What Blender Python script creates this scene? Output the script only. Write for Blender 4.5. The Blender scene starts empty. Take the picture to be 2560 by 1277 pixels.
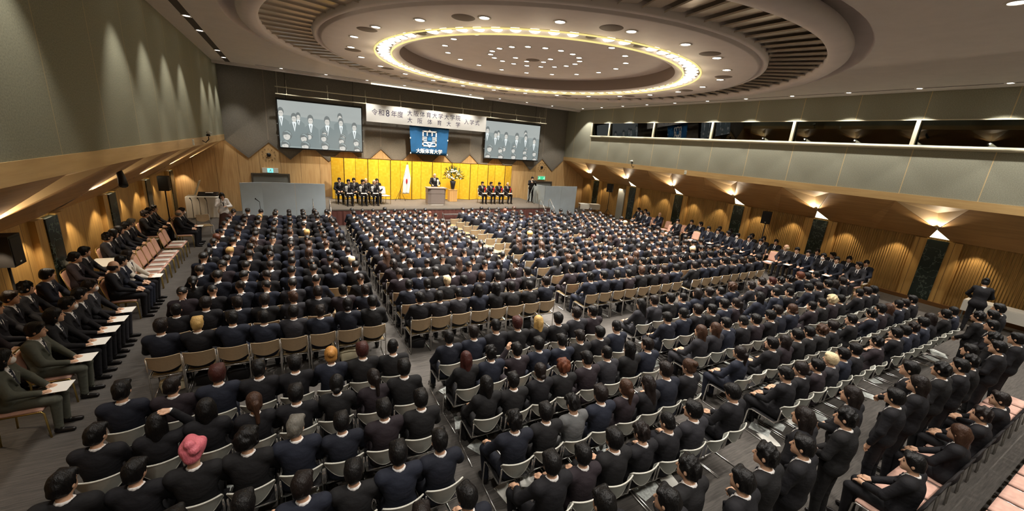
import bpy, math, random
import numpy as np
from mathutils import Matrix, Vector
random.seed(7); rng = np.random.default_rng(7)
SC = bpy.context.scene; COL = SC.collection
PI = math.pi; R = math.radians

# ------------------------------------------------------------------ camera
FPX, YAW, PITCH, ROLL = 993.378, .5194, -.2722, .0783
cd = bpy.data.cameras.new('camera'); cd.sensor_fit = 'HORIZONTAL'; cd.sensor_width = 36
cd.lens = FPX/2560*36; cd.clip_start = .05; cd.clip_end = 200
cam = bpy.data.objects.new('camera', cd); COL.objects.link(cam)
fw = Vector((math.sin(YAW)*math.cos(PITCH), math.cos(YAW)*math.cos(PITCH), math.sin(PITCH)))
r0 = Vector((math.cos(YAW), -math.sin(YAW), 0)); u0 = r0.cross(fw)
rr = r0*math.cos(ROLL)+u0*math.sin(ROLL); uu = -r0*math.sin(ROLL)+u0*math.cos(ROLL)
cam.matrix_world = Matrix(((rr.x, uu.x, -fw.x, 2.7473), (rr.y, uu.y, -fw.y, -25.2774), (rr.z, uu.z, -fw.z, 4.5136), (0, 0, 0, 1)))
SC.camera = cam
# ------------------------------------------------------------------ world, view
w = bpy.data.worlds.new('world'); SC.world = w; w.use_nodes = True
w.node_tree.nodes['Background'].inputs[0].default_value = (.9, .8, .7, 1)
w.node_tree.nodes['Background'].inputs[1].default_value = .02
VS = SC.view_settings; VS.view_transform = 'Standard'; VS.look = 'None'; VS.gamma = 1; VS.use_curve_mapping = False
VS.exposure = 0.28
SC.display_settings.display_device = 'sRGB'
CY = SC.cycles
CY.use_denoising = True; CY.max_bounces = 5; CY.diffuse_bounces = 3; CY.glossy_bounces = 2; CY.transmission_bounces = 2
CY.transparent_max_bounces = 6; CY.sample_clamp_indirect = 4; CY.caustics_reflective = False; CY.caustics_refractive = False
CY.use_adaptive_sampling = True; CY.adaptive_threshold = .025
# ------------------------------------------------------------------ lamps of the room
WARM = (1, .945, .87); WARM2 = (1, .81, .58)
def spot(loc, to, power, ang, blend=.5, col=WARM, rad=.05, name='spot'):
    d = bpy.data.lights.get(name)
    if d is None:
        d = bpy.data.lights.new(name, 'SPOT'); d.energy = power; d.spot_size = R(ang); d.spot_blend = blend; d.color = col; d.shadow_soft_size = rad
    o = bpy.data.objects.new(name, d); COL.objects.link(o); o.location = loc
    o.rotation_euler = (Vector(to)-Vector(loc)).to_track_quat('-Z', 'Y').to_euler()
    return o
CX, CYY = 10.5, -12.35            # centre of the round ceiling
ZD, ZDOME, ZC = 6.985, 7.46, 7.16
DISC_L = [(CX+5.98*math.cos(R(a)), CYY+5.98*math.sin(R(a))) for a in [3-15*k for k in range(24)]]
DOME_L = [(CX+3.1*math.cos(R(a)), CYY+.1+3.1*math.sin(R(a))) for a in [5+20*k for k in range(18)]]
DOME_I = [(CX+1.55*math.cos(R(a)), CYY+.1+1.55*math.sin(R(a))) for a in [10+20*k for k in range(18)]]
DOME_S = [(CX+.62*math.cos(R(a)), CYY+.25+.62*math.sin(R(a))) for a in (20, 80, 140, 320)]
RIGHT_L = [(20.26, -2.64-1.875*k) for k in range(14)]
FRONT_L = [(2.74+1.955*k, -1.75) for k in range(9)]
LEFT_L = [(.62, y) for y in (-1.04, -2.85, -4.75, -8.56, -10.5, -12.4, -14.3, -18.1, -20.0)]
BACK_L = [(2.6+2.0*k, y) for y in (-22.85, -26.2) for k in range(9)]
for x, y in DISC_L: spot((x, y, ZD-.02), (x, y, 0), 800, 110, .8, name='disc_spot')
for x, y in DOME_L: spot((x, y, ZDOME-.02), (x, y, 0), 640, 100, .8, name='dome_spot')
for x, y in DOME_I[::2]: spot((x, y, ZDOME-.02), (x, y, 0), 640, 100, .8, name='dome_spot')
for x, y in BACK_L: spot((x, y, ZC-.02), (x, y, 0), 330, 115, .8, name='back_spot')
for x, y in RIGHT_L: spot((x, y, ZC-.02), (x+.02, y, 0), 330, 90, .2, name='wall_spot')
for x, y in LEFT_L: spot((x, y, ZC-.02), (x-.05, y, 0), 250, 64, .6, name='left_wall_spot')
for x, y in FRONT_L: spot((x, y, ZC-.02), (x, y, 0), 310, 96, .6, name='front_spot')
for x in (5.6, 7.4, 9.2, 11.2, 13.2, 15.2): spot((x, -3.4, ZC-.06), (x, -1.2, 1.6), 1300, 62, .7, (1, .86, .68), .08, name='stage_spot')
for i in range(24):           # open glow of the lamp trough
    d = bpy.data.lights.get('trough_glow') or bpy.data.lights.new('trough_glow', 'POINT'); d.energy = 5; d.color = (1, .84, .58); d.shadow_soft_size = .1
    o = bpy.data.objects.new('trough_glow', d); COL.objects.link(o); o.location = (CX+5.05*math.cos(2*PI*i/24), CYY+5.05*math.sin(2*PI*i/24), ZD-.38)

# ------------------------------------------------------------------ materials
def lin(h):
    h = h.lstrip('#'); c = [int(h[i:i+2], 16)/255 for i in (0, 2, 4)]
    return tuple((x/12.92 if x <= .04045 else ((x+.055)/1.055)**2.4) for x in c)+(1,)
def newmat(name):
    m = bpy.data.materials.new(name); m.use_nodes = True
    return m, m.node_tree.nodes, m.node_tree.links, m.node_tree.nodes['Principled BSDF']
def M(name, col, rough=.6, metal=0, spec=.4, var=0, vs=8, bump=0, bs=60, stretch=(1, 1, 1), coat=0):
    m, n, l, p = newmat(name)
    c = col if isinstance(col, tuple) else lin(col)
    if len(c) == 3: c = c+(1,)
    p.inputs['Base Color'].default_value = c; p.inputs['Roughness'].default_value = rough; p.inputs['Metallic'].default_value = metal
    p.inputs['Specular IOR Level'].default_value = spec
    if coat: p.inputs['Coat Weight'].default_value = coat
    if var or bump:
        tc = n.new('ShaderNodeTexCoord'); mp = n.new('ShaderNodeMapping'); l.new(tc.outputs['Object'], mp.inputs[0]); mp.inputs['Scale'].default_value = stretch
    if var:
        t = n.new('ShaderNodeTexNoise'); t.inputs['Scale'].default_value = vs; t.inputs['Detail'].default_value = 3; l.new(mp.outputs[0], t.inputs[0])
        r = n.new('ShaderNodeValToRGB'); r.color_ramp.elements[0].color = tuple(x*(1-var) for x in c[:3])+(1,); r.color_ramp.elements[1].color = tuple(min(1, x*(1+var)) for x in c[:3])+(1,)
        r.color_ramp.elements[0].position = .3; r.color_ramp.elements[1].position = .7
        l.new(t.outputs[0], r.inputs[0]); l.new(r.outputs[0], p.inputs['Base Color'])
    if bump:
        t = n.new('ShaderNodeTexNoise'); t.inputs['Scale'].default_value = bs; t.inputs['Detail'].default_value = 2; l.new(mp.outputs[0], t.inputs[0])
        b = n.new('ShaderNodeBump'); b.inputs['Strength'].default_value = bump; b.inputs['Distance'].default_value = .02
        l.new(t.outputs[0], b.inputs['Height']); l.new(b.outputs[0], p.inputs['Normal'])
    return m
def EM(name, col, s, sample=False):
    m, n, l, p = newmat(name)
    c = col if isinstance(col, tuple) else lin(col)
    p.inputs['Base Color'].default_value = (.02, .02, .02, 1)
    p.inputs['Emission Color'].default_value = c if len(c) == 4 else c+(1,); p.inputs['Emission Strength'].default_value = s
    if not sample: m.cycles.emission_sampling = 'NONE'
    return m
def wood(name, c1, c2, axis='Z', seam=0, seamaxis=0, rib=0, rough=.42):
    m, n, l, p = newmat(name); g = n.new('ShaderNodeNewGeometry'); mp = n.new('ShaderNodeMapping'); l.new(g.outputs['Position'], mp.inputs[0])
    mp.inputs['Scale'].default_value = (9, 9, .5) if axis == 'Z' else (6, .5, 6)
    t = n.new('ShaderNodeTexNoise'); t.inputs['Scale'].default_value = 1.6; t.inputs['Detail'].default_value = 5; t.inputs['Roughness'].default_value = .6; l.new(mp.outputs[0], t.inputs[0])
    r = n.new('ShaderNodeValToRGB'); r.color_ramp.elements[0].color = lin(c1); r.color_ramp.elements[1].color = lin(c2); r.color_ramp.elements[0].position = .3; r.color_ramp.elements[1].position = .7
    l.new(t.outputs[0], r.inputs[0]); out = r.outputs[0]
    if seam:
        out = seams(n, l, g, out, seam, seamaxis, .006, (.05, .03, .015, 1), 0)
    l.new(out, p.inputs['Base Color']); p.inputs['Roughness'].default_value = rough; p.inputs['Specular IOR Level'].default_value = .35
    if rib:
        s = n.new('ShaderNodeSeparateXYZ'); l.new(g.outputs['Position'], s.inputs[0])
        a = n.new('ShaderNodeMath'); a.operation = 'MULTIPLY'; a.inputs[1].default_value = 2*PI/rib; l.new(s.outputs['Y'], a.inputs[0])
        q = n.new('ShaderNodeMath'); q.operation = 'SINE'; l.new(a.outputs[0], q.inputs[0])
        b = n.new('ShaderNodeBump'); b.inputs['Strength'].default_value = 1; b.inputs['Distance'].default_value = .018; l.new(q.outputs[0], b.inputs['Height']); l.new(b.outputs[0], p.inputs['Normal'])
    return m
def seams(n, l, g, colsock, pitch, axis, half, seamcol, off):
    s = n.new('ShaderNodeSeparateXYZ'); l.new(g.outputs['Position'], s.inputs[0])
    a = n.new('ShaderNodeMath'); a.operation = 'ADD'; a.inputs[1].default_value = off+1000*pitch; l.new(s.outputs[axis], a.inputs[0])
    b = n.new('ShaderNodeMath'); b.operation = 'MODULO'; b.inputs[1].default_value = pitch; l.new(a.outputs[0], b.inputs[0])
    c = n.new('ShaderNodeMath'); c.operation = 'SUBTRACT'; c.inputs[1].default_value = pitch/2; l.new(b.outputs[0], c.inputs[0])
    d = n.new('ShaderNodeMath'); d.operation = 'ABSOLUTE'; l.new(c.outputs[0], d.inputs[0])
    e = n.new('ShaderNodeMath'); e.operation = 'LESS_THAN'; e.inputs[1].default_value = half; l.new(d.outputs[0], e.inputs[0])
    mx = n.new('ShaderNodeMix'); mx.data_type = 'RGBA'; l.new(e.outputs[0], mx.inputs['Factor']); l.new(colsock, mx.inputs['A']); mx.inputs['B'].default_value = seamcol
    return mx.outputs['Result']
def fabricwall(name, col, pitch, axis, off, seamcol):
    m, n, l, p = newmat(name); g = n.new('ShaderNodeNewGeometry')
    t = n.new('ShaderNodeTexNoise'); t.inputs['Scale'].default_value = 45; t.inputs['Detail'].default_value = 4; l.new(g.outputs['Position'], t.inputs[0])
    c = lin(col); r = n.new('ShaderNodeValToRGB'); r.color_ramp.elements[0].color = tuple(x*.86 for x in c[:3])+(1,); r.color_ramp.elements[1].color = tuple(x*1.14 for x in c[:3])+(1,)
    r.color_ramp.elements[0].position = .35; r.color_ramp.elements[1].position = .65
    l.new(t.outputs[0], r.inputs[0]); out = r.outputs[0]
    if pitch: out = seams(n, l, g, out, pitch, axis, .012, lin(seamcol), off)
    l.new(out, p.inputs['Base Color']); p.inputs['Roughness'].default_value = .9; p.inputs['Specular IOR Level'].default_value = .15
    return m
def carpet():
    m, n, l, p = newmat('carpet'); g = n.new('ShaderNodeNewGeometry'); mp = n.new('ShaderNodeMapping'); l.new(g.outputs['Position'], mp.inputs[0])
    mp.inputs['Scale'].default_value = (1.5, 26, 1); mp.inputs['Rotation'].default_value = (0, 0, R(70))
    t = n.new('ShaderNodeTexNoise'); t.inputs['Scale'].default_value = 1.5; t.inputs['Detail'].default_value = 8; t.inputs['Roughness'].default_value = .75; l.new(mp.outputs[0], t.inputs[0])
    r = n.new('ShaderNodeValToRGB'); r.color_ramp.elements[0].color = lin('#3f3c3a'); r.color_ramp.elements[1].color = lin('#645f59'); r.color_ramp.elements[0].position = .32; r.color_ramp.elements[1].position = .72
    l.new(t.outputs[0], r.inputs[0]); l.new(r.outputs[0], p.inputs['Base Color']); p.inputs['Roughness'].default_value = .85; p.inputs['Specular IOR Level'].default_value = .2
    t2 = n.new('ShaderNodeTexNoise'); t2.inputs['Scale'].default_value = 120; l.new(g.outputs['Position'], t2.inputs[0])
    b = n.new('ShaderNodeBump'); b.inputs['Strength'].default_value = .4; b.inputs['Distance'].default_value = .01; l.new(t2.outputs[0], b.inputs['Height']); l.new(b.outputs[0], p.inputs['Normal'])
    return m
def marble():
    m, n, l, p = newmat('marble'); g = n.new('ShaderNodeNewGeometry')
    t0 = n.new('ShaderNodeTexNoise'); t0.inputs['Scale'].default_value = 2.2; t0.inputs['Detail'].default_value = 5; l.new(g.outputs['Position'], t0.inputs[0])
    v = n.new('ShaderNodeTexVoronoi'); v.feature = 'DISTANCE_TO_EDGE'; v.inputs['Scale'].default_value = 3.2
    ad = n.new('ShaderNodeMix'); ad.data_type = 'VECTOR'; ad.inputs['Factor'].default_value = .72; l.new(g.outputs['Position'], ad.inputs['A']); l.new(t0.outputs['Color'], ad.inputs['B']); l.new(ad.outputs['Result'], v.inputs['Vector'])
    r = n.new('ShaderNodeValToRGB'); r.color_ramp.elements[0].color = lin('#5c6a60'); r.color_ramp.elements[1].color = lin('#1f2a23'); r.color_ramp.elements[0].position = 0; r.color_ramp.elements[1].position = .03
    l.new(v.outputs['Distance'], r.inputs[0]); l.new(r.outputs[0], p.inputs['Base Color']); p.inputs['Roughness'].default_value = .25
    return m
def goldleaf():
    m, n, l, p = newmat('gold_leaf'); tc = n.new('ShaderNodeTexCoord'); mp = n.new('ShaderNodeMapping'); l.new(tc.outputs['UV'], mp.inputs[0])
    b = n.new('ShaderNodeTexBrick'); b.offset = 0; b.inputs['Scale'].default_value = 9; b.inputs['Mortar Size'].default_value = .006; b.inputs['Brick Width'].default_value = 1; b.inputs['Row Height'].default_value = 1
    b.inputs['Color1'].default_value = lin('#f5cb40'); b.inputs['Color2'].default_value = lin('#eebb2c'); b.inputs['Mortar'].default_value = lin('#c98f18')
    l.new(tc.outputs['Object'], mp.inputs[0]); mp.inputs['Rotation'].default_value = (R(90), 0, 0); l.new(mp.outputs[0], b.inputs[0])
    l.new(b.outputs[0], p.inputs['Base Color']); p.inputs['Metallic'].default_value = .12; p.inputs['Roughness'].default_value = .4
    return m
def glass():
    m = bpy.data.materials.new('booth_glass'); m.use_nodes = True; n = m.node_tree.nodes; l = m.node_tree.links; n.clear()
    o = n.new('ShaderNodeOutputMaterial'); t = n.new('ShaderNodeBsdfTransparent'); t.inputs[0].default_value = (.55, .62, .6, 1)
    g = n.new('ShaderNodeBsdfGlossy'); g.inputs['Roughness'].default_value = .01; f = n.new('ShaderNodeFresnel'); f.inputs[0].default_value = 1.9
    x = n.new('ShaderNodeMixShader'); l.new(f.outputs[0], x.inputs[0]); l.new(t.outputs[0], x.inputs[1]); l.new(g.outputs[0], x.inputs[2]); l.new(x.outputs[0], o.inputs[0])
    return m
MAT = dict(
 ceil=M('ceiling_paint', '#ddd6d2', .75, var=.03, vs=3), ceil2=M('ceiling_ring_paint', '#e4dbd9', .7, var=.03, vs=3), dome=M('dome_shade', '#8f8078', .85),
 slatm=M('polished_slat', '#cbbfb1', .22, metal=.25, spec=.8), brass=M('lamp_rim_brass', '#e8c860', .25, metal=.8),
 lampglow=EM('ring_lamp_glow', (1, .92, .76), 4.5), lens=EM('downlight_lens', (1, .93, .85), 14), lampoff=M('lamp_unlit', '#6b625a', .4),
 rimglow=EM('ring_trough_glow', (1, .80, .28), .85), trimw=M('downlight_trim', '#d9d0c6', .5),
 vent=M('vent_grille', '#7a6d64', .7), slot=M('ceiling_slot', '#4a423c', .8),
 wallL=fabricwall('grey_wall_left', '#898874', 1.80, 'Y', .2+1.78, '#a59878'), wallR=fabricwall('grey_wall_right', '#929180', 1.853, 'Y', 1.1+1.853/2, '#c4ad84'),
 wallF=fabricwall('grey_wall_front', '#7d786e', 21/11*3, 'X', -21/11+21/11*1.5, '#9a8f80'),
 woodF=wood('oak_front', '#b59060', '#d4b482', 'Z', .955, 'X'), woodW=wood('oak_side', '#ad8548', '#cda462', 'Z', .93, 'Y'), woodR=wood('oak_ribbed', '#9c7a44', '#c2995a', 'Z', 0, 0, .075),
 fascia=wood('fascia_wood', '#b08f5e', '#c4a470', 'Y'), soffit=wood('soffit_wood', '#ab8656', '#c49b68', 'Y', rough=.5), niche=M('niche_lining', '#cdb184', .55),
 nichelamp=EM('soffit_lamp_panel', (1, .86, .58), 2.6, True), marble=marble(), carpet=carpet(), glass=glass(), dark=M('booth_dark', '#465054', .9), frame=M('window_frame', '#cfc8ae', .45),
 base=M('baseboard_wood', '#6d4a26', .5), blackm=M('black_metal', '#161514', .45), blackp=M('black_plastic', '#1c1a19', .6), chrome=M('chrome', '#d6d3ce', .22, metal=.9), gold=goldleaf(), goldtube=M('brass_tube', '#c2a764', .3, metal=.8),
 stage=M('stage_carpet', '#5d564d', .9, var=.12, vs=5), skirt=M('stage_skirt', '#59332c', .85), partition=M('partition_cloth', '#bccad2', .85, var=.05, vs=2),
 white=M('white_cloth', '#e4e0d4', .8, bump=.1, bs=4), paper=M('paper', '#f2efe6', .7), banner=M('banner_cloth', '#d6d5d0', .75), ink=M('banner_ink', '#1a1440', .7), blue=M('flag_blue', '#14507f', .8, var=.06, vs=4), whitep=M('white_paint', '#eeeeea', .6), blued=M('emblem_blue', '#1d6aa0', .8),
 lect=M('lectern_laminate', '#8d8078', .5), lectw=M('lectern_edge', '#d9d2c8', .45), plinth=wood('plinth_wood', '#c79a5c', '#dbb27a', 'Z'), vase=M('dark_vase', '#2b2b33', .25), leaf=M('leaf', '#3d5a34', .6), flower=M('white_petal', '#f3ecd6', .6), flower2=M('yellow_petal', '#e2cd8a', .6), red=M('rosette_red', '#b01826', .6),
 exitg=EM('exit_green', '#38c98a', 1.0), exitc=EM('exit_cyan', '#78f0f0', 1.2), exitw=M('sign_white', '#dfe2d8', .5), doorp=M('door_paint', '#6f716c', .5), grey=M('grey_enamel', '#8f9796', .5),
 shell_t=M('tan_shell', '#ab9474', .5, var=.05, vs=30), shell_g=M('grey_shell', '#a2a49b', .42, var=.04, vs=30), rim=M('shell_edge', '#d0cec2', .35), seat_b=M('black_seat', '#1c1a1c', .8), seat_t=M('tan_seat', '#8a744f', .6), pink=M('pink_upholstery', '#d9a891', .75, var=.06, vs=14, bump=.1, bs=90), pinkd=M('pink_seat', '#c9a090', .75, var=.1, vs=14),
 skin=M('skin', '#cfa486', .55), shirt=M('shirt', '#eeeae6', .7), shoe=M('shoe', '#171414', .3), eye=M('dark_feature', '#2a1a14', .5), lip=M('lip', '#a8665a', .5),
 tie_k=M('tie_dark', '#22242e', .6), tie_g=M('tie_grey', '#9a9a9c', .6), tie_p=M('tie_pink', '#d48b94', .6), tie_b=M('tie_blue', '#4a6288', .6),
 mask=M('mask_white', '#e9ebec', .8), bag=M('bag_black', '#19181a', .7), bagc=M('bag_cream', '#d9cfae', .8), screenbg=EM('screen_grey', '#a6aca9', .85), brochure=M('brochure_grey', '#cfd3ce', .5, var=.35, vs=22),
)
def OC(name, rough, spec, bump, bs, stretch):      # colour comes from each object's own colour
    m = M(name, '#808080', rough, spec=spec, bump=bump, bs=bs, stretch=stretch); n, l = m.node_tree.nodes, m.node_tree.links
    q = n.new('ShaderNodeObjectInfo'); l.new(q.outputs['Color'], n['Principled BSDF'].inputs['Base Color']); return m
SUIT_M = OC('suit_cloth', .8, .25, .4, 13, (1, 1, 1.6)); HAIR_M = OC('hair_strands', .48, .3, .5, 70, (1, 1, .3))
SUITH = ('#1b1a1d', '#21242f', '#2b2a2e', '#292226', '#1d1f28', '#1d1c1d')
SUITS = [M('suit_%d' % i, v, .85, spec=.2, bump=.35, bs=16, stretch=(1, 1, 2.2)) for i, v in enumerate(SUITH)]
SUITX = dict(grey='#5a5a5a', blue='#3a4670', white='#ddd4c6', pinkj='#55564c', blouse='#eeeae6'); SKIRT = M('skirt_brown', '#4a3028', .85)
HAIRH = dict(black='#0e0c0c', dark='#1a1311', brown='#3d281c', red='#3e1d19', blond='#b8955a', orange='#b58040', pale='#d2bd96', grey='#6a665e', auburn='#5c3220', turban='#d9727e')
HAIRC = {k: M('hair_'+k, v, .42, spec=.5, bump=.5, bs=70, stretch=(1, 1, .3)) for k, v in HAIRH.items()}
# ------------------------------------------------------------------ mesh helpers
class MB:
    def __init__(s): s.v = []; s.f = []; s.m = []; s.sm = []
    def add(s, vs, fs, mi=0, smooth=False):
        o = len(s.v); s.v += [tuple(v) for v in vs]
        for f in fs: s.f.append(tuple(i+o for i in f)); s.m.append(mi); s.sm.append(smooth)
        return s
    def box(s, c, d, mi=0, rot=None):
        vs = []
        for x in (-.5, .5):
            for y in (-.5, .5):
                for z in (-.5, .5):
                    q = Vector((x*d[0], y*d[1], z*d[2]))
                    if rot is not None: q = rot @ q
                    vs.append((q.x+c[0], q.y+c[1], q.z+c[2]))
        return s.add(vs, [(0, 1, 3, 2), (4, 6, 7, 5), (0, 4, 5, 1), (2, 3, 7, 6), (0, 2, 6, 4), (1, 5, 7, 3)], mi)
    def tube(s, pts, r, n=6, mi=0, caps=True, closed=False):
        P = [Vector(p) for p in pts]; rs = r if isinstance(r, (list, tuple)) else [r]*len(P); vs = []; up = None
        N = len(P)
        for i, p in enumerate(P):
            a = P[(i-1) % N] if (closed or i) else p; b = P[(i+1) % N] if (closed or i < N-1) else p
            t = (b-a).normalized()
            if up is None or abs(up.dot(t)) > .98: up = Vector((0, 0, 1)) if abs(t.z) < .9 else Vector((1, 0, 0))
            e1 = t.cross(up).normalized(); e2 = e1.cross(t).normalized(); up = e2
            for k in range(n):
                an = 2*PI*k/n; q = p+(e1*math.cos(an)+e2*math.sin(an))*rs[i]; vs.append((q.x, q.y, q.z))
        fs = []
        for i in range(N if closed else N-1):
            j = (i+1) % N
            for k in range(n): fs.append((i*n+k, i*n+(k+1) % n, j*n+(k+1) % n, j*n+k))
        if caps and not closed: fs += [tuple(range(n))[::-1], tuple((N-1)*n+k for k in range(n))]
        return s.add(vs, fs, mi, True)
    def lathe(s, prof, n=48, c=(0, 0), mi=0, cap0=False, cap1=False, smooth=True):
        vs = []; fs = []
        for r, z in prof:
            for k in range(n): a = 2*PI*k/n; vs.append((c[0]+r*math.cos(a), c[1]+r*math.sin(a), z))
        for i in range(len(prof)-1):
            for k in range(n): fs.append((i*n+k, i*n+(k+1) % n, (i+1)*n+(k+1) % n, (i+1)*n+k))
        if cap0: fs.append(tuple(range(n))[::-1])
        if cap1: fs.append(tuple((len(prof)-1)*n+k for k in range(n)))
        return s.add(vs, fs, mi, smooth)
    def ell(s, c, r, n=10, m=7, mi=0):
        vs = [(c[0], c[1], c[2]+r[2])]
        for i in range(1, m):
            a = PI*i/m
            for k in range(n): b = 2*PI*k/n; vs.append((c[0]+r[0]*math.sin(a)*math.cos(b), c[1]+r[1]*math.sin(a)*math.sin(b), c[2]+r[2]*math.cos(a)))
        vs.append((c[0], c[1], c[2]-r[2])); fs = [(0, 1+k, 1+(k+1) % n) for k in range(n)]
        for i in range(m-2):
            for k in range(n): a = 1+i*n; fs.append((a+k, a+n+k, a+n+(k+1) % n, a+(k+1) % n))
        L = len(vs)-1; a = 1+(m-2)*n; fs += [(L, a+(k+1) % n, a+k) for k in range(n)]
        return s.add(vs, fs, mi, True)
    def quad(s, a, b, c, d, mi=0): return s.add([a, b, c, d], [(0, 1, 2, 3)], mi)
    def poly(s, pts, mi=0): return s.add(pts, [tuple(range(len(pts)))], mi)
    def prism(s, pts, d, mi=0):      # flat polygon pts (3D) extruded by vector d
        n = len(pts); q = [tuple(Vector(p)+Vector(d)) for p in pts]
        return s.add(list(pts)+q, [tuple(range(n))[::-1], tuple(range(n, 2*n))]+[(i, (i+1) % n, n+(i+1) % n, n+i) for i in range(n)], mi)
    def mesh(s, name, mats):
        me = bpy.data.meshes.new(name); me.from_pydata(s.v, [], s.f)
        for m in mats: me.materials.append(m)
        if len(s.f):
            me.polygons.foreach_set('material_index', s.m); me.polygons.foreach_set('use_smooth', s.sm)
        me.validate(); me.update(); return me
def link(name, me, parent=None, loc=None, rz=None):
    o = bpy.data.objects.new(name, me); COL.objects.link(o)
    if parent is not None: o.parent = parent
    if loc is not None: o.location = loc
    if rz is not None: o.rotation_euler = (0, 0, rz)
    return o
def build(mb, name, mats, parent=None, loc=None, rz=None):
    return link(name, mb.mesh(name, mats if isinstance(mats, list) else [mats]), parent, loc, rz)
def tag(o, label=None, cat=None, group=None, kind=None):
    if label: o['label'] = label
    if cat: o['category'] = cat
    if group: o['group'] = group
    if kind: o['kind'] = kind
    return o
def struct(mb, name, mats, label=None): return tag(build(mb, name, mats), label, None, None, 'structure')
def empty(name, loc, rz=0, label=None, cat=None, group=None):
    o = link(name, None, None, loc, rz); o.empty_display_size = .1; return tag(o, label, cat, group)
def dup(o, loc, rz=None, label=None, scale=None):
    c = o.copy(); COL.objects.link(c); c.location = loc
    if rz is not None: c.rotation_euler = (0, 0, rz)
    if scale: c.scale = (scale,)*3
    if label: c['label'] = label
    def kids(a, b):
        for k in a.children:
            q = k.copy(); COL.objects.link(q); q.parent = b; kids(k, q)
    kids(o, c); return c
ORD = ['first', 'second', 'third', 'fourth', 'fifth', 'sixth', 'seventh', 'eighth', 'ninth', 'tenth', 'eleventh', 'twelfth', 'thirteenth', 'fourteenth', 'fifteenth', 'sixteenth', 'seventeenth', 'eighteenth', 'nineteenth', 'twentieth', 'twenty-first', 'twenty-second', 'twenty-third', 'twenty-fourth', 'twenty-fifth']
def orn(i):
    if i < len(ORD): return ORD[i]
    n = i+1; t = n//10*10; tens = {20: 'twent', 30: 'thirt', 40: 'fort', 50: 'fift', 60: 'sixt', 70: 'sevent'}[t]
    return tens+'ieth' if n % 10 == 0 else tens+'y-'+ORD[n % 10-1]
# ------------------------------------------------------------------ the room
W = 21.0; YB = -29.0; ZF0, ZF1 = 3.64, 3.9
mb = MB(); mb.quad((-2.7, YB, 0), (23.7, YB, 0), (23.7, .1, 0), (-2.7, .1, 0)); struct(mb, 'floor', MAT['carpet'])
# front wall: oak below, grey cloth zigzag above
mb = MB(); mb.box((10.5, .1, 1.95), (26, .2, 3.9))
pk = []
for k in range(12):
    pk.append((k*W/11, ZF0))
    if k < 11: pk.append(((k+.5)*W/11, 2.79))
pts = [(x, -.035, z) for x, z in pk]+[(W, -.035, 7.95), (0, -.035, 7.95)]
mb.prism(pts, (0, .035, 0), 1)
for k in range(11):                      # raised edge strip along each zigzag
    xa, xv, xb = k*W/11, (k+.5)*W/11, (k+1)*W/11
    for (p, q) in (((xa, ZF0), (xv, 2.79)), ((xv, 2.79), (xb, ZF0))):
        mb.poly([(p[0], -.05, p[1]+.0), (q[0], -.05, q[1]+.0), (q[0], -.05, q[1]+.13), (p[0], -.05, p[1]+.13)], 2)
mb.quad((-.2, -.02, 3.6), (-.2, -.02, 7.95), (0, -.02, 7.95), (0, -.02, 3.6), 1)
struct(mb, 'wall_front', [MAT['woodF'], MAT['wallF'], M('grey_band', '#716c63', .9), MAT['slot']])
# left upper wall
mb = MB(); mb.box((-.1, YB/2, (ZF1+7.95)/2), (.2, -YB, 7.95-ZF1)); struct(mb, 'wall_left', MAT['wallL'])
mb = MB(); mb.box((-.08, YB/2, (ZF0+ZF1)/2), (.2, -YB, ZF1-ZF0)); struct(mb, 'trim_1', MAT['fascia'], 'long oak fascia board under the grey left wall')
mb = MB(); mb.box((W+.08, YB/2, (ZF0+ZF1)/2), (.2, -YB, ZF1-ZF0)); struct(mb, 'trim_2', MAT['fascia'], 'long oak fascia board under the grey right wall')
# right upper wall with the booth window band
ZW0, ZW1, YW = 5.46, 6.3, -2.98
mb = MB(); mb.box((W+.1, YB/2, (ZF1+ZW0)/2), (.2, -YB, ZW0-ZF1)); mb.box((W+.1, YB/2, (ZW1+7.95)/2), (.2, -YB, 7.95-ZW1)); mb.box((W+.1, YW/2, (ZW0+ZW1)/2), (.2, -YW, ZW1-ZW0))
mb.quad((24, YB, 4.9), (24, YB, 6.9), (24, 0, 6.9), (24, 0, 4.9), 1); mb.quad((W+.2, YB, 5.0), (24, YB, 5.0), (24, 0, 5.0), (W+.2, 0, 5.0), 1); mb.quad((W+.2, YB, 6.7), (24, YB, 6.7), (24, 0, 6.7), (W+.2, 0, 6.7), 1)
struct(mb, 'wall_right', [MAT['wallR'], MAT['dark']])
mul = [-2.98, -4.70, -8.38, -12.05, -15.75, -19.55, -23.25, -27.0]
for i in range(len(mul)-1):
    y0, y1 = mul[i], mul[i+1]
    mb = MB(); mb.box((W+.075, (y0+y1)/2, (ZW0+ZW1)/2), (.012, y0-y1, ZW1-ZW0+.01), 0, Matrix.Rotation(R(-5.5), 3, 'Y')); win = struct(mb, 'window_%d' % (i+1), MAT['glass'], 'dark control booth window pane, %s from the stage' % orn(i))
    mb = MB(); mb.box((W-.01, y1, (ZW0+ZW1)/2), (.09, .11, ZW1-ZW0)); mb.box((W-.005, (y0+y1)/2, ZW1-.015), (.07, y0-y1, .03))
    if i == 0: mb.box((W-.01, y0, (ZW0+ZW1)/2), (.09, .08, ZW1-ZW0))
    build(mb, 'window_frame', MAT['frame'], win)
mb = MB(); mb.tube([(W-.05, YW+.05, 5.43), (W-.05, YB, 5.43)], .065, 10); mb.box((W-.02, (YW+YB)/2, 5.39), (.1, YW-YB, .06)); struct(mb, 'trim_3', MAT['frame'], 'pale rounded sill rail under the booth windows')
# back wall
mb = MB(); mb.quad((-2.7, YB, 0), (23.7, YB, 0), (23.7, YB, 7.95), (-2.7, YB, 7.95)); struct(mb, 'wall_back', MAT['wallL'])
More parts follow.
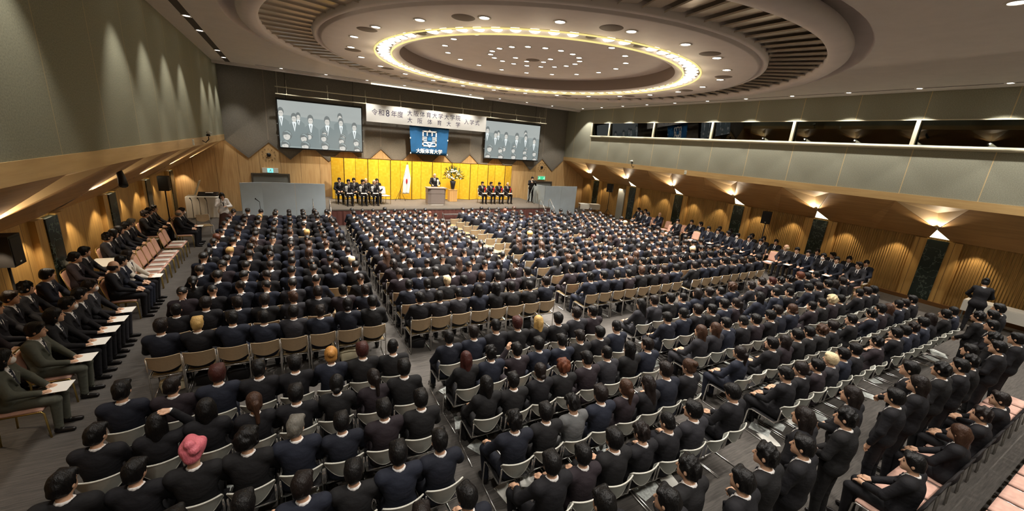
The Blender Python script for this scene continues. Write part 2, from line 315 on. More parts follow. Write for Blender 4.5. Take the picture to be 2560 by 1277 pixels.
# soffits and low side walls
def side(sgn, X0, XW, ZWL, off, nm):
    def pt(y, t, d=0):
        dx, dz = XW-X0, ZWL-ZF0; L = math.hypot(dx, dz)
        return (X0+dx*t+sgn*d*.53, y, ZF0+dz*t+d*.85)
    ys = [off-3.75*k for k in range(8)]; mb = MB(); H = .88; NT = .70
    def nich(y):
        F1, F2, N, Pn = pt(y+H, 0), pt(y-H, 0), pt(y, NT-.02), tuple(Vector(pt(y, .45))+Vector((0, 0, .29)))
        mb.poly([F1, N, Pn], 1); mb.poly([N, F2, Pn], 1); mb.poly([F1, Pn, F2], 1)
    mb.poly([pt(0, 0), pt(ys[0]+H, 0), pt(ys[0], NT), pt(ys[0]+.29, 1), pt(0, 1)])
    for i, y in enumerate(ys[:-1]):
        nich(y); y2 = ys[i+1]; V = pt((y+y2)/2, .66, .07); a, b = pt(y-H, 0), pt(y2+H, 0); B = pt((y+y2)/2, 1)
        mb.poly([a, b, V]); mb.poly([a, V, B, pt(y-.29, 1), pt(y, NT)]); mb.poly([V, b, pt(y2, NT), pt(y2+.29, 1), B])
    o = struct(mb, 'ceiling_'+nm, [MAT['soffit'], MAT['niche']], 'folded oak soffit over the %s aisle' % nm)
    # wall
    mb = MB(); xs = XW+sgn*.06
    mb.box((xs+sgn*.05, YB/2, ZWL/2), (.1, -YB, ZWL+.05), 0)
    for i, y in enumerate(ys[:-1]):
        mb.box((XW-sgn*.02, y, ZWL/2-.02), (.14, .56, ZWL-.04), 1)
        for s in (-1, 1): mb.box((XW, y+s*.45, ZWL/2-.01), (.12, .34, ZWL-.02), 2)
    struct(mb, 'wall_%s_low' % nm, [MAT['woodR'] if sgn > 0 else MAT['woodW'], MAT['marble'], MAT['woodW']], 'low oak wall with green marble pilasters along the %s aisle' % nm)
    mb = MB(); mb.box((XW-sgn*.05, YB/2, .07), (.12, -YB, .14)); struct(mb, 'baseboard_'+nm, MAT['base'])
    for i, y in enumerate(ys[:-1]):
        N, B1, B2 = pt(y, NT), pt(y+.29, 1), pt(y-.29, 1)
        t = empty('soffit_lamp', (N[0], y, N[2]), 0, 'glowing triangular lamp in the %s soffit above marble pilaster, %s from the stage' % (nm, orn(i)), 'lamp', 'triangular lamps of the %s soffit' % nm)
        q = MB(); q.poly([(a[0]-N[0]+sgn*.02, a[1]-y, a[2]-N[2]+.03) for a in (N, B1, B2)]); build(q, 'lamp_panel', MAT['nichelamp'], t)
        q = MB()
        for s in (-1, 1): q.tube([(0, 0, 0), (-sgn*.10, s*.10, .10)], .012, 5)
        q.tube([(-sgn*.10, -.14, .10), (-sgn*.10, .14, .10)], .02, 6); build(q, 'bracket', MAT['chrome'], t)
        spot((N[0]-sgn*.26, y, N[2]-.02), pt(y, .30, .20), 42, 120, .5, WARM2, .04, 'niche_spot')
        if y > -23:
            for s in (-1, 1): spot((XW-sgn*.30, y+s*1.05, ZWL-.02), (XW-sgn*.14, y+s*1.05, 0), 48, 84, .5, WARM2, .03, 'aisle_spot')
side(1, W, 23.1, 2.38, -1.75, 'right'); side(-1, 0, -2.1, 2.2, -1.35, 'left')
# doors
def door(n, x0, x1, z, label):
    mb = MB(); mb.box(((x0+x1)/2, -.03, z/2), (x1-x0, .06, z)); d = struct(mb, 'door_%d' % n, MAT['doorp'], label)
    q = MB()
    for x in (x0-.04, x1+.04): q.box((x, -.05, z/2), (.08, .1, z))
    q.box(((x0+x1)/2, -.05, z+.04), (x1-x0+.16, .1, .08)); build(q, 'door_frame', M('door_frame_dark', '#4c453a', .5), d)
door(1, 1.07, 2.70, 1.95, 'grey door behind the left folding partition'); door(2, 18.7, 20.05, 1.95, 'grey door behind the right folding partition')
mb = MB(); mb.box((23.02, -4.55, 1.05), (.1, .62, 2.1)); struct(mb, 'door_3', M('door_pale', '#a7a9a2', .5), 'pale grey door in the right aisle wall')
# ceiling
HR = 8.96; x0, x1, y0, y1 = -.05, W+.05, YB, -1.2; N = 144; inner = []; outer = []
for k in range(N):
    a = 2*PI*k/N; c, s = math.cos(a), math.sin(a); inner.append((CX+HR*c, CYY+HR*s, ZC))
    t = min((x1-CX)/c if c > 1e-9 else 1e9, (x0-CX)/c if c < -1e-9 else 1e9, (y1-CYY)/s if s > 1e-9 else 1e9, (y0-CYY)/s if s < -1e-9 else 1e9)
    outer.append((CX+t*c, CYY+t*s, ZC))
mb = MB(); mb.add(inner+outer, [(k, N+k, N+(k+1) % N, (k+1) % N) for k in range(N)])
for (cx_, cy_) in ((x0, y0), (x1, y0), (x0, y1), (x1, y1)):     # corner fill
    k = min(range(N), key=lambda i: 0 if False else math.hypot(outer[i][0]-cx_, outer[i][1]-cy_)); pr, nx = outer[(k-1) % N], outer[(k+1) % N]
    mb.poly([pr, (cx_, cy_, ZC), nx, outer[k]])
mb.box((10.5, -1.32, 7.13), (21.1, .24, .16), 0); mb.box((10.5, -1.21, 7.5), (21.1, .02, .8), 3); mb.quad((0, -1.2, 7.93), (W, -1.2, 7.93), (W, 0, 7.93), (0, 0, 7.93), 3)
c = (CX, CYY)
mb.lathe([(HR, ZC), (HR-.03, ZC+.03), (HR-.02, ZC+.30), (8.3, ZC+.32)], N, c, 1)
mb.lathe([(8.3, ZC+.32), (8.55, 7.30), (8.63, 7.17), (8.61, 7.08), (8.52, 7.01), (8.38, 6.985), (8.22, 7.0), (8.17, 7.05), (8.17, 7.25)], N, c, 1)
mb.lathe([(8.17, 7.22), (6.9, 7.22)], N, c, 2)
mb.lathe([(6.96, 7.22), (6.96, 7.04), (6.90, 7.01), (6.84, 7.03), (6.84, 7.1), (6.76, 7.1), (6.76, 6.99), (6.72, ZD), (5.33, ZD), (5.31, ZD+.02), (5.31, ZD+.12)], N, c, 1)
mb.lathe([(5.31, ZD+.10), (4.80, ZD+.10)], N, c, 4)
mb.lathe([(4.80, ZD+.12), (4.80, ZD+.02), (4.78, ZD), (4.60, ZD+.02), (4.56, ZD+.05)], N, c, 1)
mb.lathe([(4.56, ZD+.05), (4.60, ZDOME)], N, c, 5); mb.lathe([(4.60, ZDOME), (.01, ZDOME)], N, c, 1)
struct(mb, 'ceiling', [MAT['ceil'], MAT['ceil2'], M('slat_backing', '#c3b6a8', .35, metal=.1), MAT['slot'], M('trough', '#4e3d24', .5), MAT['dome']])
# radial polished slats
mb = MB()
for k in range(90):
    a = 2*PI*k/90; e = Vector((math.cos(a), math.sin(a), 0)); t = Vector((-math.sin(a), math.cos(a), 0))
    P0 = Vector((CX, CYY, 0))+e*6.98; P1 = Vector((CX, CYY, 0))+e*8.16
    wi, wo = .20, .245
    vs = [P0-t*wi+Vector((0, 0, 7.12)), P1-t*wo+Vector((0, 0, 7.12)), P1+t*wo+Vector((0, 0, 7.155)), P0+t*wi+Vector((0, 0, 7.155)), P1-t*wo+Vector((0, 0, 7.085)), P0-t*wi+Vector((0, 0, 7.085))]
    mb.add(vs, [(0, 1, 2, 3), (5, 4, 1, 0)])
tag(build(mb, 'ceiling_slat', MAT['slatm']), 'ring of polished radial slats around the round ceiling', None, None, 'structure')
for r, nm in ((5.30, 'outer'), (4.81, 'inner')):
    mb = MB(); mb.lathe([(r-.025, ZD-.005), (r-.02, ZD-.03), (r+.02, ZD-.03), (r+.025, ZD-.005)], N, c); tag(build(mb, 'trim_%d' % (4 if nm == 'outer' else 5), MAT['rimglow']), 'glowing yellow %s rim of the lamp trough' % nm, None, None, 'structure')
# ring lamps
mb = MB(); mb.ell((0, 0, 0), (.19, .135, .035), 16, 6); on = mb.mesh('ring_lamp', [MAT['lampglow']]); off = mb.mesh('ring_lamp_unlit', [MAT['lampoff']])
for k in range(72):
    a = 3-5*k; unlit = (a % 360) in (360-92, 360-107, 360-157)
    o = link('ring_lamp', off if unlit else on, None, (CX+5.05*math.cos(R(a)), CYY+5.05*math.sin(R(a)), ZD+.03), R(a))
    tag(o, '%s oval lamp in the golden ceiling trough, %s clockwise from the right wall' % ('unlit' if unlit else 'glowing', orn(k)), 'lamp', 'oval lamps of the ceiling trough')
# downlights
mb = MB(); mb.lathe([(.115, 0), (.115, -.012), (.085, -.012), (.08, .0)], 20); dl_trim = mb.mesh('trim', [MAT['trimw']])
mb = MB(); mb.lathe([(.0005, -.004), (.05, -.006), (.083, -.002)], 20); dl_lens = mb.mesh('lens', [MAT['lens']])
def downlight(x, y, z, label, group, s=1):
    t = empty('downlight', (x, y, z), 0, label, 'downlight', group); t.scale = (s,)*3
    link('trim', dl_trim, t); link('lens', dl_lens, t)
for i, (x, y) in enumerate(DISC_L): downlight(x, y, ZD, 'round downlight on the flat ceiling ring, %s clockwise from the right wall' % orn(i), 'downlights of the flat ceiling ring', 1.25)
for i, (x, y) in enumerate(DOME_L): downlight(x, y, ZDOME, 'round downlight of the outer dome circle, %s anticlockwise from the right' % orn(i), 'downlights of the outer dome circle', 1.1)
for i, (x, y) in enumerate(DOME_I): downlight(x, y, ZDOME, 'round downlight of the inner dome circle, %s anticlockwise from the right' % orn(i), 'downlights of the inner dome circle', 1.1)
for i, (x, y) in enumerate(DOME_S): downlight(x, y, ZDOME, 'star-like downlight close around the dome centre, %s anticlockwise' % orn(i), 'central dome downlights', 1.1)
for i, (x, y) in enumerate(RIGHT_L): downlight(x, y, ZC, 'downlight in the slot beside the right wall, %s from the stage' % orn(i), 'downlights along the right wall', 1.0)
for i, (x, y) in enumerate(FRONT_L): downlight(x, y, ZC, 'downlight in the slot before the stage, %s from the left wall' % orn(i), 'downlights along the stage', 1.0)
for i, (x, y) in enumerate(BACK_L): downlight(x, y, ZC, 'downlight in the flat ceiling behind the round ring, %s of its two lines' % orn(i), 'downlights at the back of the hall', 1.3)
for i, (x, y) in enumerate(LEFT_L): downlight(x, y, ZC, 'wall washer downlight beside the left wall, %s from the stage' % orn(i), 'downlights along the left wall', 1.2)
mb = MB(); mb.box((20.26, (YB-2.6)/2, ZC-.002), (.06, 26.2, .006)); struct(mb, 'trim_6', MAT['slot'], 'dark ceiling slot beside the right wall')
mb = MB(); mb.box((11, -1.75, ZC-.002), (18.6, .06, .006)); struct(mb, 'trim_7', MAT['slot'], 'dark ceiling slot before the stage')
mb = MB(); mb.box((.62, (YB-1)/2, ZC-.002), (.2, 27.6, .006)); struct(mb, 'trim_8', MAT['slot'], 'dark ceiling slot beside the left wall')
mb = MB(); mb.lathe([(.0005, -.01), (.2, -.012), (.24, -.004), (.25, .0)], 28); ven = mb.mesh('ceiling_vent', [MAT['vent']])
for i in range(12):
    a = -136.5+30*i; tag(link('ceiling_vent', ven, None, (CX+5.98*math.cos(R(a)), CYY+5.98*math.sin(R(a)), ZD)), 'round brown air vent on the flat ceiling ring, %s anticlockwise from the back' % orn(i), 'vent', 'round ceiling vents')
tag(link('ceiling_vent', ven, None, (CX+.15, CYY+.5, ZDOME)), 'round air vent at the centre of the dome', 'vent')
mb = MB(); mb.lathe([(.0005, -.01), (.25, -.012), (.3, .0)], 28); tag(build(mb, 'ceiling_vent', MAT['slot'], None, (17.2, -18.2, ZC+.31)), 'dark round speaker grille in the ceiling recess', 'vent')
mb = MB(); mb.box((10.2, -1.45, 7.06), (6.6, .02, .07)); o = tag(build(mb, 'lip_highlight', EM('highlight_glow', (1, .9, .66), 1.6)), 'bright highlight on the ceiling edge above the stage, put in as glowing strip', 'light')  # no lamp: the sheen on the ceiling lip, imitated by an emissive strip
# ------------------------------------------------------------------ stage and front of hall
ZS = .8
st = empty('stage', (10.75, -2.2, 0), 0, 'low carpeted stage with pleated brown skirt before the gold screens', 'stage')
mb = MB(); mb.box((0, .0, .77), (13.1, 4.22, .06)); build(mb, 'deck', MAT['stage'], st)
mb = MB(); n = 150
for i in range(n):
    xa, xb = -6.55+13.1*i/n, -6.55+13.1*(i+1)/n; ya = -2.1-.03*math.sin(i*2.2)-.02*(i % 2); yb = -2.1-.03*math.sin((i+1)*2.2)-.02*((i+1) % 2)
    mb.quad((xa, ya, 0), (xb, yb, 0), (xb, yb*.3-1.46, .74), (xa, ya*.3-1.46, .74))
mb.quad((6.52, -2.1, 0), (6.52, 2.1, 0), (6.52, 2.1, .74), (6.52, -2.1, .74)); mb.quad((-6.52, -2.1, 0), (-6.52, 2.1, 0), (-6.52, 2.1, .74), (-6.52, -2.1, .74))
build(mb, 'skirt', MAT['skirt'], st)
def screen6(x, i):
    t = empty('folding_screen', (x, -1.05, ZS), 0, 'six-panel gold leaf folding screen, %s on the stage' % ('left end' if i == 0 else 'middle' if i == 1 else 'right end'), 'folding screen', 'gold folding screens')
    for k in range(6):
        xa, xb = k*.628, (k+1)*.628; ya, yb = (.13 if k % 2 == 0 else -.11), (-.11 if k % 2 == 0 else .13)
        ln = math.hypot(xb-xa, yb-ya); p = MB(); p.box((0, 0, 1.16), (ln-.012, .03, 2.28)); o = build(p, 'panel', MAT['gold'], t, ((xa+xb)/2, (ya+yb)/2, 0), math.atan2(yb-ya, xb-xa))
        q = MB()
        for z in (.012, 2.31): q.box((0, -.002, z), (ln, .045, .024))
        for s in (-1, 1): q.box((s*(ln/2-.006), -.002, 1.16), (.012, .042, 2.3))
        build(q, 'panel_border', M('gold_border', '#4a3210', .5) if 'gold_border' not in bpy.data.materials else bpy.data.materials['gold_border'], o)
for i in range(3): screen6(4.80+i*3.772, i)
# lectern
t = empty('lectern', (10.13, -2.9, ZS), 0, 'grey wooden lectern at the middle of the stage', 'lectern')
mb = MB(); mb.prism([(-.52, .25, .08), (-.52, -.2, .08), (-.36, -.32, .08), (.4, -.32, .08), (.52, -.2, .08), (.52, .25, .08)], (0, 0, .56)); build(mb, 'body', MAT['lect'], t)
mb = MB(); mb.prism([(-.53, .26, .66), (-.53, -.21, .66), (-.37, -.33, .66), (.41, -.33, .66), (.53, -.21, .66), (.53, .26, .66)], (0, 0, .28)); build(mb, 'upper_body', MAT['lect'], t)
mb = MB(); mb.prism([(-.51, .24, .64), (-.51, -.19, .64), (-.35, -.31, .64), (.39, -.31, .64), (.51, -.19, .64), (.51, .24, .64)], (0, 0, .02)); build(mb, 'light_band', MAT['lectw'], t)
mb = MB(); mb.box((0, -.03, .965), (1.12, .66, .045)); build(mb, 'top', MAT['lect'], t)
mb = MB(); mb.prism([(-.5, .24, 0), (-.5, -.18, 0), (-.34, -.30, 0), (.38, -.30, 0), (.5, -.18, 0), (.5, .24, 0)], (0, 0, .08)); build(mb, 'base', MAT['lectw'], t)
m = empty('microphone', (10.0, -2.88, ZS+.985), 0, 'thin gooseneck microphone standing on the lectern', 'microphone')
mb = MB(); mb.tube([(0, 0, 0), (0, 0, .15), (0, .05, .27)], .006, 6); build(mb, 'gooseneck', MAT['blackm'], m)
mb = MB(); mb.ell((0, .06, .29), (.016, .03, .016)); build(mb, 'head', MAT['blackm'], m)
# flowers
t = empty('flower_stand', (11.6, -1.72, ZS), 0, 'pale wooden plinth under the flower vase', 'plinth'); mb = MB(); mb.box((0, 0, .36), (.48, .42, .70)); build(mb, 'body', MAT['plinth'], t); mb = MB(); mb.box((0, 0, .72), (.5, .44, .03)); build(mb, 'top', MAT['plinth'], t)
t = empty('flower_arrangement', (11.6, -1.72, ZS+.735), 0, 'large arrangement of white flowers in a dark vase on the plinth', 'flowers')
mb = MB(); mb.lathe([(.09, 0), (.1, .02), (.15, .3), (.19, .52), (.17, .52), (.1, .1)], 20, (0, 0), 0, True); build(mb, 'vase', MAT['vase'], t)
g = MB()
for i in range(260):
    a = random.uniform(0, 2*PI); el = random.uniform(-.25, 1.45); r = random.uniform(.25, .62); c0 = Vector((math.cos(a)*math.cos(el)*r*1.05, math.sin(a)*math.cos(el)*r*.7, .75+math.sin(el)*r*.95))
    d = (c0-Vector((0, 0, .55))).normalized(); sd = d.cross(Vector((random.random(), random.random(), .3))).normalized()*.022; L = random.uniform(.1, .24)
    g.add([c0, c0+d*L*.5+sd, c0+d*L, c0+d*L*.5-sd], [(0, 1, 2, 3)])
for i in range(14):
    a = random.uniform(0, 2*PI); g.tube([(0, 0, .5), (math.cos(a)*.35, math.sin(a)*.22, .8+random.random()*.3), (math.cos(a)*.62, math.sin(a)*.35, .8+random.random()*.6)], .006, 4)
tag(build(g, 'foliage', MAT['leaf'], t), None)
for i in range(44):
    a = random.uniform(0, 2*PI); el = random.uniform(-.2, 1.4); r = random.uniform(.36, .5); q = MB(); cx, cy, cz = math.cos(a)*math.cos(el)*r*1.05, math.sin(a)*math.cos(el)*r*.75-.05, .74+math.sin(el)*r
    for k in range(7):
        b = 2*PI*k/7; q.ell((math.cos(b)*.034, math.sin(b)*.034, .01), (.036, .03, .022), 7, 4)
    q.ell((0, 0, .022), (.03, .03, .026), 7, 4); o = build(q, 'blossom', MAT['flower2'] if i % 7 == 0 else MAT['flower'], t, (cx, cy, cz)); o.rotation_euler = Vector((cx, cy, cz-.6)).to_track_quat('Z', 'Y').to_euler()
# flag on slanted pole
t = empty('flag', (8.3, -1.55, ZS), 0, 'white flag hanging on a slanted pole on a tripod before the gold screen', 'flag')
mb = MB(); mb.tube([(.02, .05, .1), (.52, 0, 2.17)], .014, 8); mb.ell((.525, 0, 2.2), (.025, .025, .03)); build(mb, 'pole', MAT['blackm'], t)
mb = MB()
for a in (200, 320, 80): mb.tube([(.13, .03, .62), (.13+.34*math.cos(R(a)), .03+.28*math.sin(R(a)), 0)], .011, 5)
build(mb, 'tripod', MAT['blackm'], t)
mb = MB(); nu, nv = 10, 20; vs = []
for j in range(nv+1):
    v = j/nv
    for i in range(nu+1):
        u = i/nu; wd = .1+.26*min(1, v*2.2)-.12*max(0, v-.6); x = .5-.12*v+wd*(u-.35)*1.15; vs.append((x, -.03+.05*math.sin(u*9+v*2)*min(1, v*3), 2.1-v*1.68+.1*(u-.5)*0))
mb.add(vs, [(j*(nu+1)+i, j*(nu+1)+i+1, (j+1)*(nu+1)+i+1, (j+1)*(nu+1)+i) for j in range(nv) for i in range(nu)], 0, True); fo = build(mb, 'cloth', MAT['whitep'], t)
sd = fo.modifiers.new('t', 'SOLIDIFY'); sd.thickness = .006
mb = MB(); mb.ell((.47, -.085, 1.15), (.05, .012, .16), 10, 6); build(mb, 'red_disc', MAT['red'], t)
# partitions
t = empty('partition', (2.5, -4.0, 0), 0, 'grey cloth folding partition left of the stage, three panels', 'partition', 'grey partitions beside the stage')
for (xa, ya, xb, yb) in ((.82, -4.25, 1.62, -3.85), (1.62, -3.85, 2.95, -3.98), (2.95, -3.98, 4.22, -4.1)):
    ln = math.hypot(xb-xa, yb-ya); mb = MB(); mb.box((0, 0, 1.02), (ln-.01, .04, 1.96)); build(mb, 'panel', MAT['partition'], t, ((xa+xb)/2-2.5, (ya+yb)/2+4.0, 0), math.atan2(yb-ya, xb-xa))
mb = MB()
for x in (-1.6, -.85, .45, 1.65): mb.box((x, .05, .02), (.05, .5, .04))
build(mb, 'feet', MAT['grey'], t)
t = empty('partition', (19.0, -2.9, 0), 0, 'grey cloth folding partition right of the stage, two panels', 'partition', 'grey partitions beside the stage')
for (xa, ya, xb, yb) in ((17.35, -1.3, 17.75, -2.85), (17.75, -2.85, 19.1, -2.8), (19.1, -2.8, 20.45, -2.75)):
    ln = math.hypot(xb-xa, yb-ya); mb = MB(); mb.box((0, 0, 1.02), (ln-.01, .04, 1.96)); build(mb, 'panel', MAT['partition'], t, ((xa+xb)/2-19, (ya+yb)/2+2.9, 0), math.atan2(yb-ya, xb-xa))
# steps
def steps(x, y, rz, label, wd=.9):
    t = empty('stage_steps', (x, y, 0), rz, label, 'steps', 'metal steps at the stage')
    for z, yy in ((.27, -.45), (.54, -.15)):
        mb = MB(); mb.box((0, yy, z), (wd, .3, .03)); build(mb, 'tread', MAT['chrome'], t)
    mb = MB()
    for s in (-1, 1):
        mb.tube([(s*wd/2, -.62, 0), (s*wd/2, .02, .6), (s*wd/2, .02, 0)], .018, 6); mb.tube([(s*wd/2, -.3, .3), (s*wd/2, -.3, 0)], .018, 6)
    build(mb, 'frame', MAT['chrome'], t); return t
steps(10.5, -4.5, 0, 'small silver metal steps at the front centre of the stage', .95)
for x, y, nm in ((4.0, -4.55, 'left'), (16.75, -4.45, 'right')):
    t = steps(x, y, R(0), 'silver metal steps with handrails at the %s front corner of the stage' % nm, .7); mb = MB()
    for s in (-1, 1): mb.tube([(s*.36, -.6, .05), (s*.36, -.55, .85), (s*.36, 0, 1.35), (s*.36, .12, 1.3), (s*.36, .1, .7)], .018, 6)
    build(mb, 'handrail', MAT['chrome'], t)
# banner, emblem flag, battens
for i, (z, y) in enumerate(((6.40, -.75), (6.05, -.92))):
    t = empty('batten', (10.5, y, z), 0, 'thin hanging pipe batten above the screens, %s one' % ('upper' if i == 0 else 'lower'), 'pipe', 'hanging pipe battens')
    mb = MB(); mb.tube([(-8.1, 0, 0), (8.1, 0, 0)], .026, 8); build(mb, 'pipe', MAT['frame'], t)
    for k in range(9): mb = MB(); mb.tube([(-7.6+1.9*k, 0, 0), (-7.6+1.9*k, 0, .35)], .008, 5); mb.box((-7.6+1.9*k, 0, .02), (.05, .05, .07)); build(mb, 'hanger', MAT['frame'], t)
    for s in (-8, 8): mb = MB(); mb.tube([(s, 0, .01), (s, 0, 7.9-z)], .006, 4); build(mb, 'wire', MAT['frame'], t)
def text(body, name, mat, parent, x, z, w_, h, y=-.012, bold=0):
    cu = bpy.data.curves.new('t', 'FONT'); cu.body = body; cu.size = 1; cu.offset = bold; o = bpy.data.objects.new('t', cu); COL.objects.link(o)
    bpy.context.view_layer.update(); dg = bpy.context.evaluated_depsgraph_get(); me = bpy.data.meshes.new_from_object(o.evaluated_get(dg)); COL.objects.unlink(o); bpy.data.objects.remove(o)
    nv = len(me.vertices); co = np.empty(nv*3, np.float32); me.vertices.foreach_get('co', co); co = co.reshape(-1, 3); a, b = co.min(0), co.max(0)
    q = (co-a)/(np.maximum(b-a, 1e-6)); out = np.zeros_like(q); out[:, 0] = (q[:, 0]-.5)*w_; out[:, 2] = (q[:, 1]-.5)*h; out[:, 1] = -q[:, 2]*.003
    me.vertices.foreach_set('co', out.ravel()); me.materials.clear(); me.materials.append(mat); me.update()
    return link(name, me, parent, (x, y, z))
BC = (10.33, -1.0, 5.59); HT = .92
t = empty('banner', BC, 0, 'long white ceremony banner with dark Japanese lettering above the stage', 'banner')
mb = MB(); mb.box((0, 0, 0), (7.28, .012, HT)); build(mb, 'cloth', MAT['banner'], t)
K = .66
def row(chars, xa, xb, z, h, nm):
    n = len(chars); st_ = (xb-xa)/(n-1) if n > 1 else 0
    for i, ch in enumerate(chars):
        r = .93 if ch != '8' else .56
        text(ch, nm, MAT['ink'], t, xa+st_*i-BC[0], z-BC[2], h*r, h, -.008)
row('令和8年度', 7.14, 8.55, 5.66, .34, 'lettering'); row('大阪体育大学大学院', 9.1, 12.07, 5.80, .31, 'lettering'); row('大阪体育大学', 9.1, 12.07, 5.42, .30, 'lettering'); row('入学式', 12.62, 13.36, 5.64, .31, 'lettering')
FC = (10.32, -.9, 4.32)
t = empty('emblem_flag', FC, 0, 'blue university flag with white square emblem hanging under the banner', 'flag')
mb = MB(); nu, nv = 40, 8; vs = []
for j in range(nv+1):
    for i in range(nu+1):
        u, v = i/nu, j/nv; hw = 1.22-.11*v; vs.append(((u-.5)*2*hw, .012*math.sin(u*30), .81-1.62*v))
mb.add(vs, [(j*(nu+1)+i, (j+1)*(nu+1)+i, (j+1)*(nu+1)+i+1, j*(nu+1)+i+1) for j in range(nv) for i in range(nu)], 0, True); fo = build(mb, 'cloth', MAT['blue'], t); sd = fo.modifiers.new('t', 'SOLIDIFY'); sd.thickness = .008
mb = MB(); E0 = .14
def bar(x, z, w_, h): mb.box((x, -.026, z+E0), (w_, .003, h))
bar(0, .40, .88, .075)
for s in (-1, 1): bar(s*.405, .27, .075, .3); bar(s*.15, .27, .07, .24); bar(s*.405, -.03, .075, .26); bar(s*.405, -.33, .075, .26)
for z in (.06, -.03, -.13):
    for s in (-1, 1): bar(s*.30, z, .27, .05)
bar(0, -.235, .88, .07); bar(0, -.43, .88, .07)
mb.prism([(-.09, -.03, .43+E0), (.09, -.03, .43+E0), (0, -.03, .53+E0)], (0, .008, 0)); mb.prism([(-.09, -.03, -.45+E0), (.09, -.03, -.45+E0), (0, -.03, -.53+E0)], (0, .008, 0))
for s in (-1, 1): mb.prism([(s*.24, -.03, -.26+E0), (s*.15, -.03, -.26+E0), (0, -.03, -.36+E0), (0, -.03, -.43+E0)], (0, .008, 0))
build(mb, 'emblem', MAT['whitep'], t)
mb = MB(); mb.prism([(-.1, -.028, -.12+E0), (.1, -.028, -.12+E0), (.1, -.028, .02+E0), (0, -.028, .12+E0), (-.1, -.028, .02+E0)], (0, .006, 0)); build(mb, 'emblem_centre', MAT['blued'], t)
for i, ch in enumerate('大阪体育大学'):
    for q, (dx, dz) in enumerate(((-.007, 0), (.007, 0), (0, .005), (0, -.005))): text(ch, 'lettering', MAT['whitep'], t, -.68+.272*i+dx, -.6+dz, .25, .26, -.03-.0004*q)
mb = MB()
for s in (-1, 1):
    for z in (.1, -.76): mb.ell((s*(1.16-.02*(z < 0)), -.02, z), (.035, .01, .05))
build(mb, 'corner_tabs', MAT['whitep'], t)
for s in (-1, 1): mb = MB(); mb.tube([(s*1.0, .01, .78), (s*1.0, -.01, 1.74)], .006, 5); build(mb, 'cord', MAT['whitep'], t)
# projection screens
SCR = [EM('screen_mid', '#8d9897', .85), EM('screen_suit', '#7d8989', .85), EM('screen_face', '#d2d0c8', .85), EM('screen_shirt', '#eef6f6', .85), EM('screen_hair', '#6f7675', .85), EM('screen_low', '#98a5a4', .85)]
def pscreen(xc, zc, wd, h, label):
    t = empty('projection_screen', (xc, -.3, zc), 0, label, 'screen', 'hanging projection screens')
    mb = MB(); mb.box((0, .03, .01), (wd+.12, .05, h+.16)); build(mb, 'frame', MAT['blackp'], t)
    mb = MB(); mb.box((0, -.005, 0), (wd, .02, h)); build(mb, 'screen_surface', MAT['screenbg'], t)
    mb = MB(); lay = [0]; cl = lambda v, m: max(-m, min(m, v))
    def P_(pts, mi):
        lay[0] += 1; y = -.018-lay[0]*.0001; q = []
        for u, v in pts: q.append((cl((u-.5)*wd, wd/2), y, cl((.5-v)*h, h/2)))
        mb.poly(q, mi)
    def E_(u, v, ru, rv, mi):
        if 0 < u < 1 and v < 1.04: P_([(u+ru*math.cos(2*PI*k/14), v+rv*math.sin(2*PI*k/14)) for k in range(14)], mi)
    P_([(0, .30), (1, .38), (1, 1), (0, 1)], 0); P_([(0, .82), (1, .80), (1, 1), (0, 1)], 5)
    for u, v, s in ((.03, .25, 1), (.225, .31, .8), (.175, .35, 1), (.365, .36, 1.05), (.725, .25, .9), (.565, .36, 1.1), (.735, .36, .95), (.905, .44, 1)):
        P_([(u-.028*s, v+.11*s), (u-.085*s, v+.19*s), (u-.095*s, v+.62), (u+.095*s, v+.62), (u+.085*s, v+.19*s), (u+.028*s, v+.11*s)], 1)
        P_([(u-.024*s, v+.10*s), (u, v+.30*s), (u+.024*s, v+.10*s), (u, v+.06*s)], 3); P_([(u-.006, v+.12*s), (u, v+.26*s), (u+.006, v+.12*s)], 4)
        E_(u, v-.015, .034*s, .088*s, 4); E_(u, v+.025, .026*s, .068*s, 2); P_([(u-.027*s, v-.01), (u-.02*s, v-.07*s), (u+.02*s, v-.07*s), (u+.027*s, v-.012), (u+.012*s, v-.034), (u-.012*s, v-.030)], 4)
        P_([(u-.016*s, v+.015), (u-.004*s, v+.015), (u-.004*s, v+.023), (u-.016*s, v+.023)], 4); P_([(u+.004*s, v+.015), (u+.016*s, v+.015), (u+.016*s, v+.023), (u+.004*s, v+.023)], 4)
    for u, v, s in ((.085, .74, 1.25), (.345, .72, .9), (.28, .77, 1.1), (.53, .64, .8), (.52, .74, 1.0), (.755, .70, .9), (.74, .78, 1.0), (.93, .80, 1.05), (.06, .95, 1.2), (.29, .95, 1.3), (.53, .93, 1.2), (.75, .93, 1.2), (.94, .97, 1.1)):
        E_(u, v-.01, .045*s, .085*s, 4); E_(u-.006, v+.022, .031*s, .062*s, 2)
        P_([(u-.03*s, v-.06*s), (u, v-.085*s), (u+.032*s, v-.05*s), (u+.038*s, v), (u+.022*s, v-.035*s), (u, v-.06*s)], 5)
        P_([(u-.034*s, v-.004), (u-.02*s, v-.045*s), (u+.02*s, v-.04*s), (u+.03*s, v-.002), (u+.005, v-.026)], 4); P_([(u-.02*s, v+.012), (u-.008*s, v+.012), (u-.008*s, v+.02), (u-.02*s, v+.02)], 4)
    build(mb, 'video_picture', SCR, t)
    mb = MB()
    for z in (-.6, 0, .6):
        for s in (-1, 1): mb.box((s*(wd/2+.07), -.0, z), (.03, .06, .05))
    build(mb, 'clips', MAT['grey'], t)
    for s in (-1, 1): mb = MB(); mb.tube([(s*wd*.4, .04, h/2), (s*wd*.4, .04, 7.9-zc)], .012, 6); build(mb, 'hanging_rod', MAT['blackm'], t)
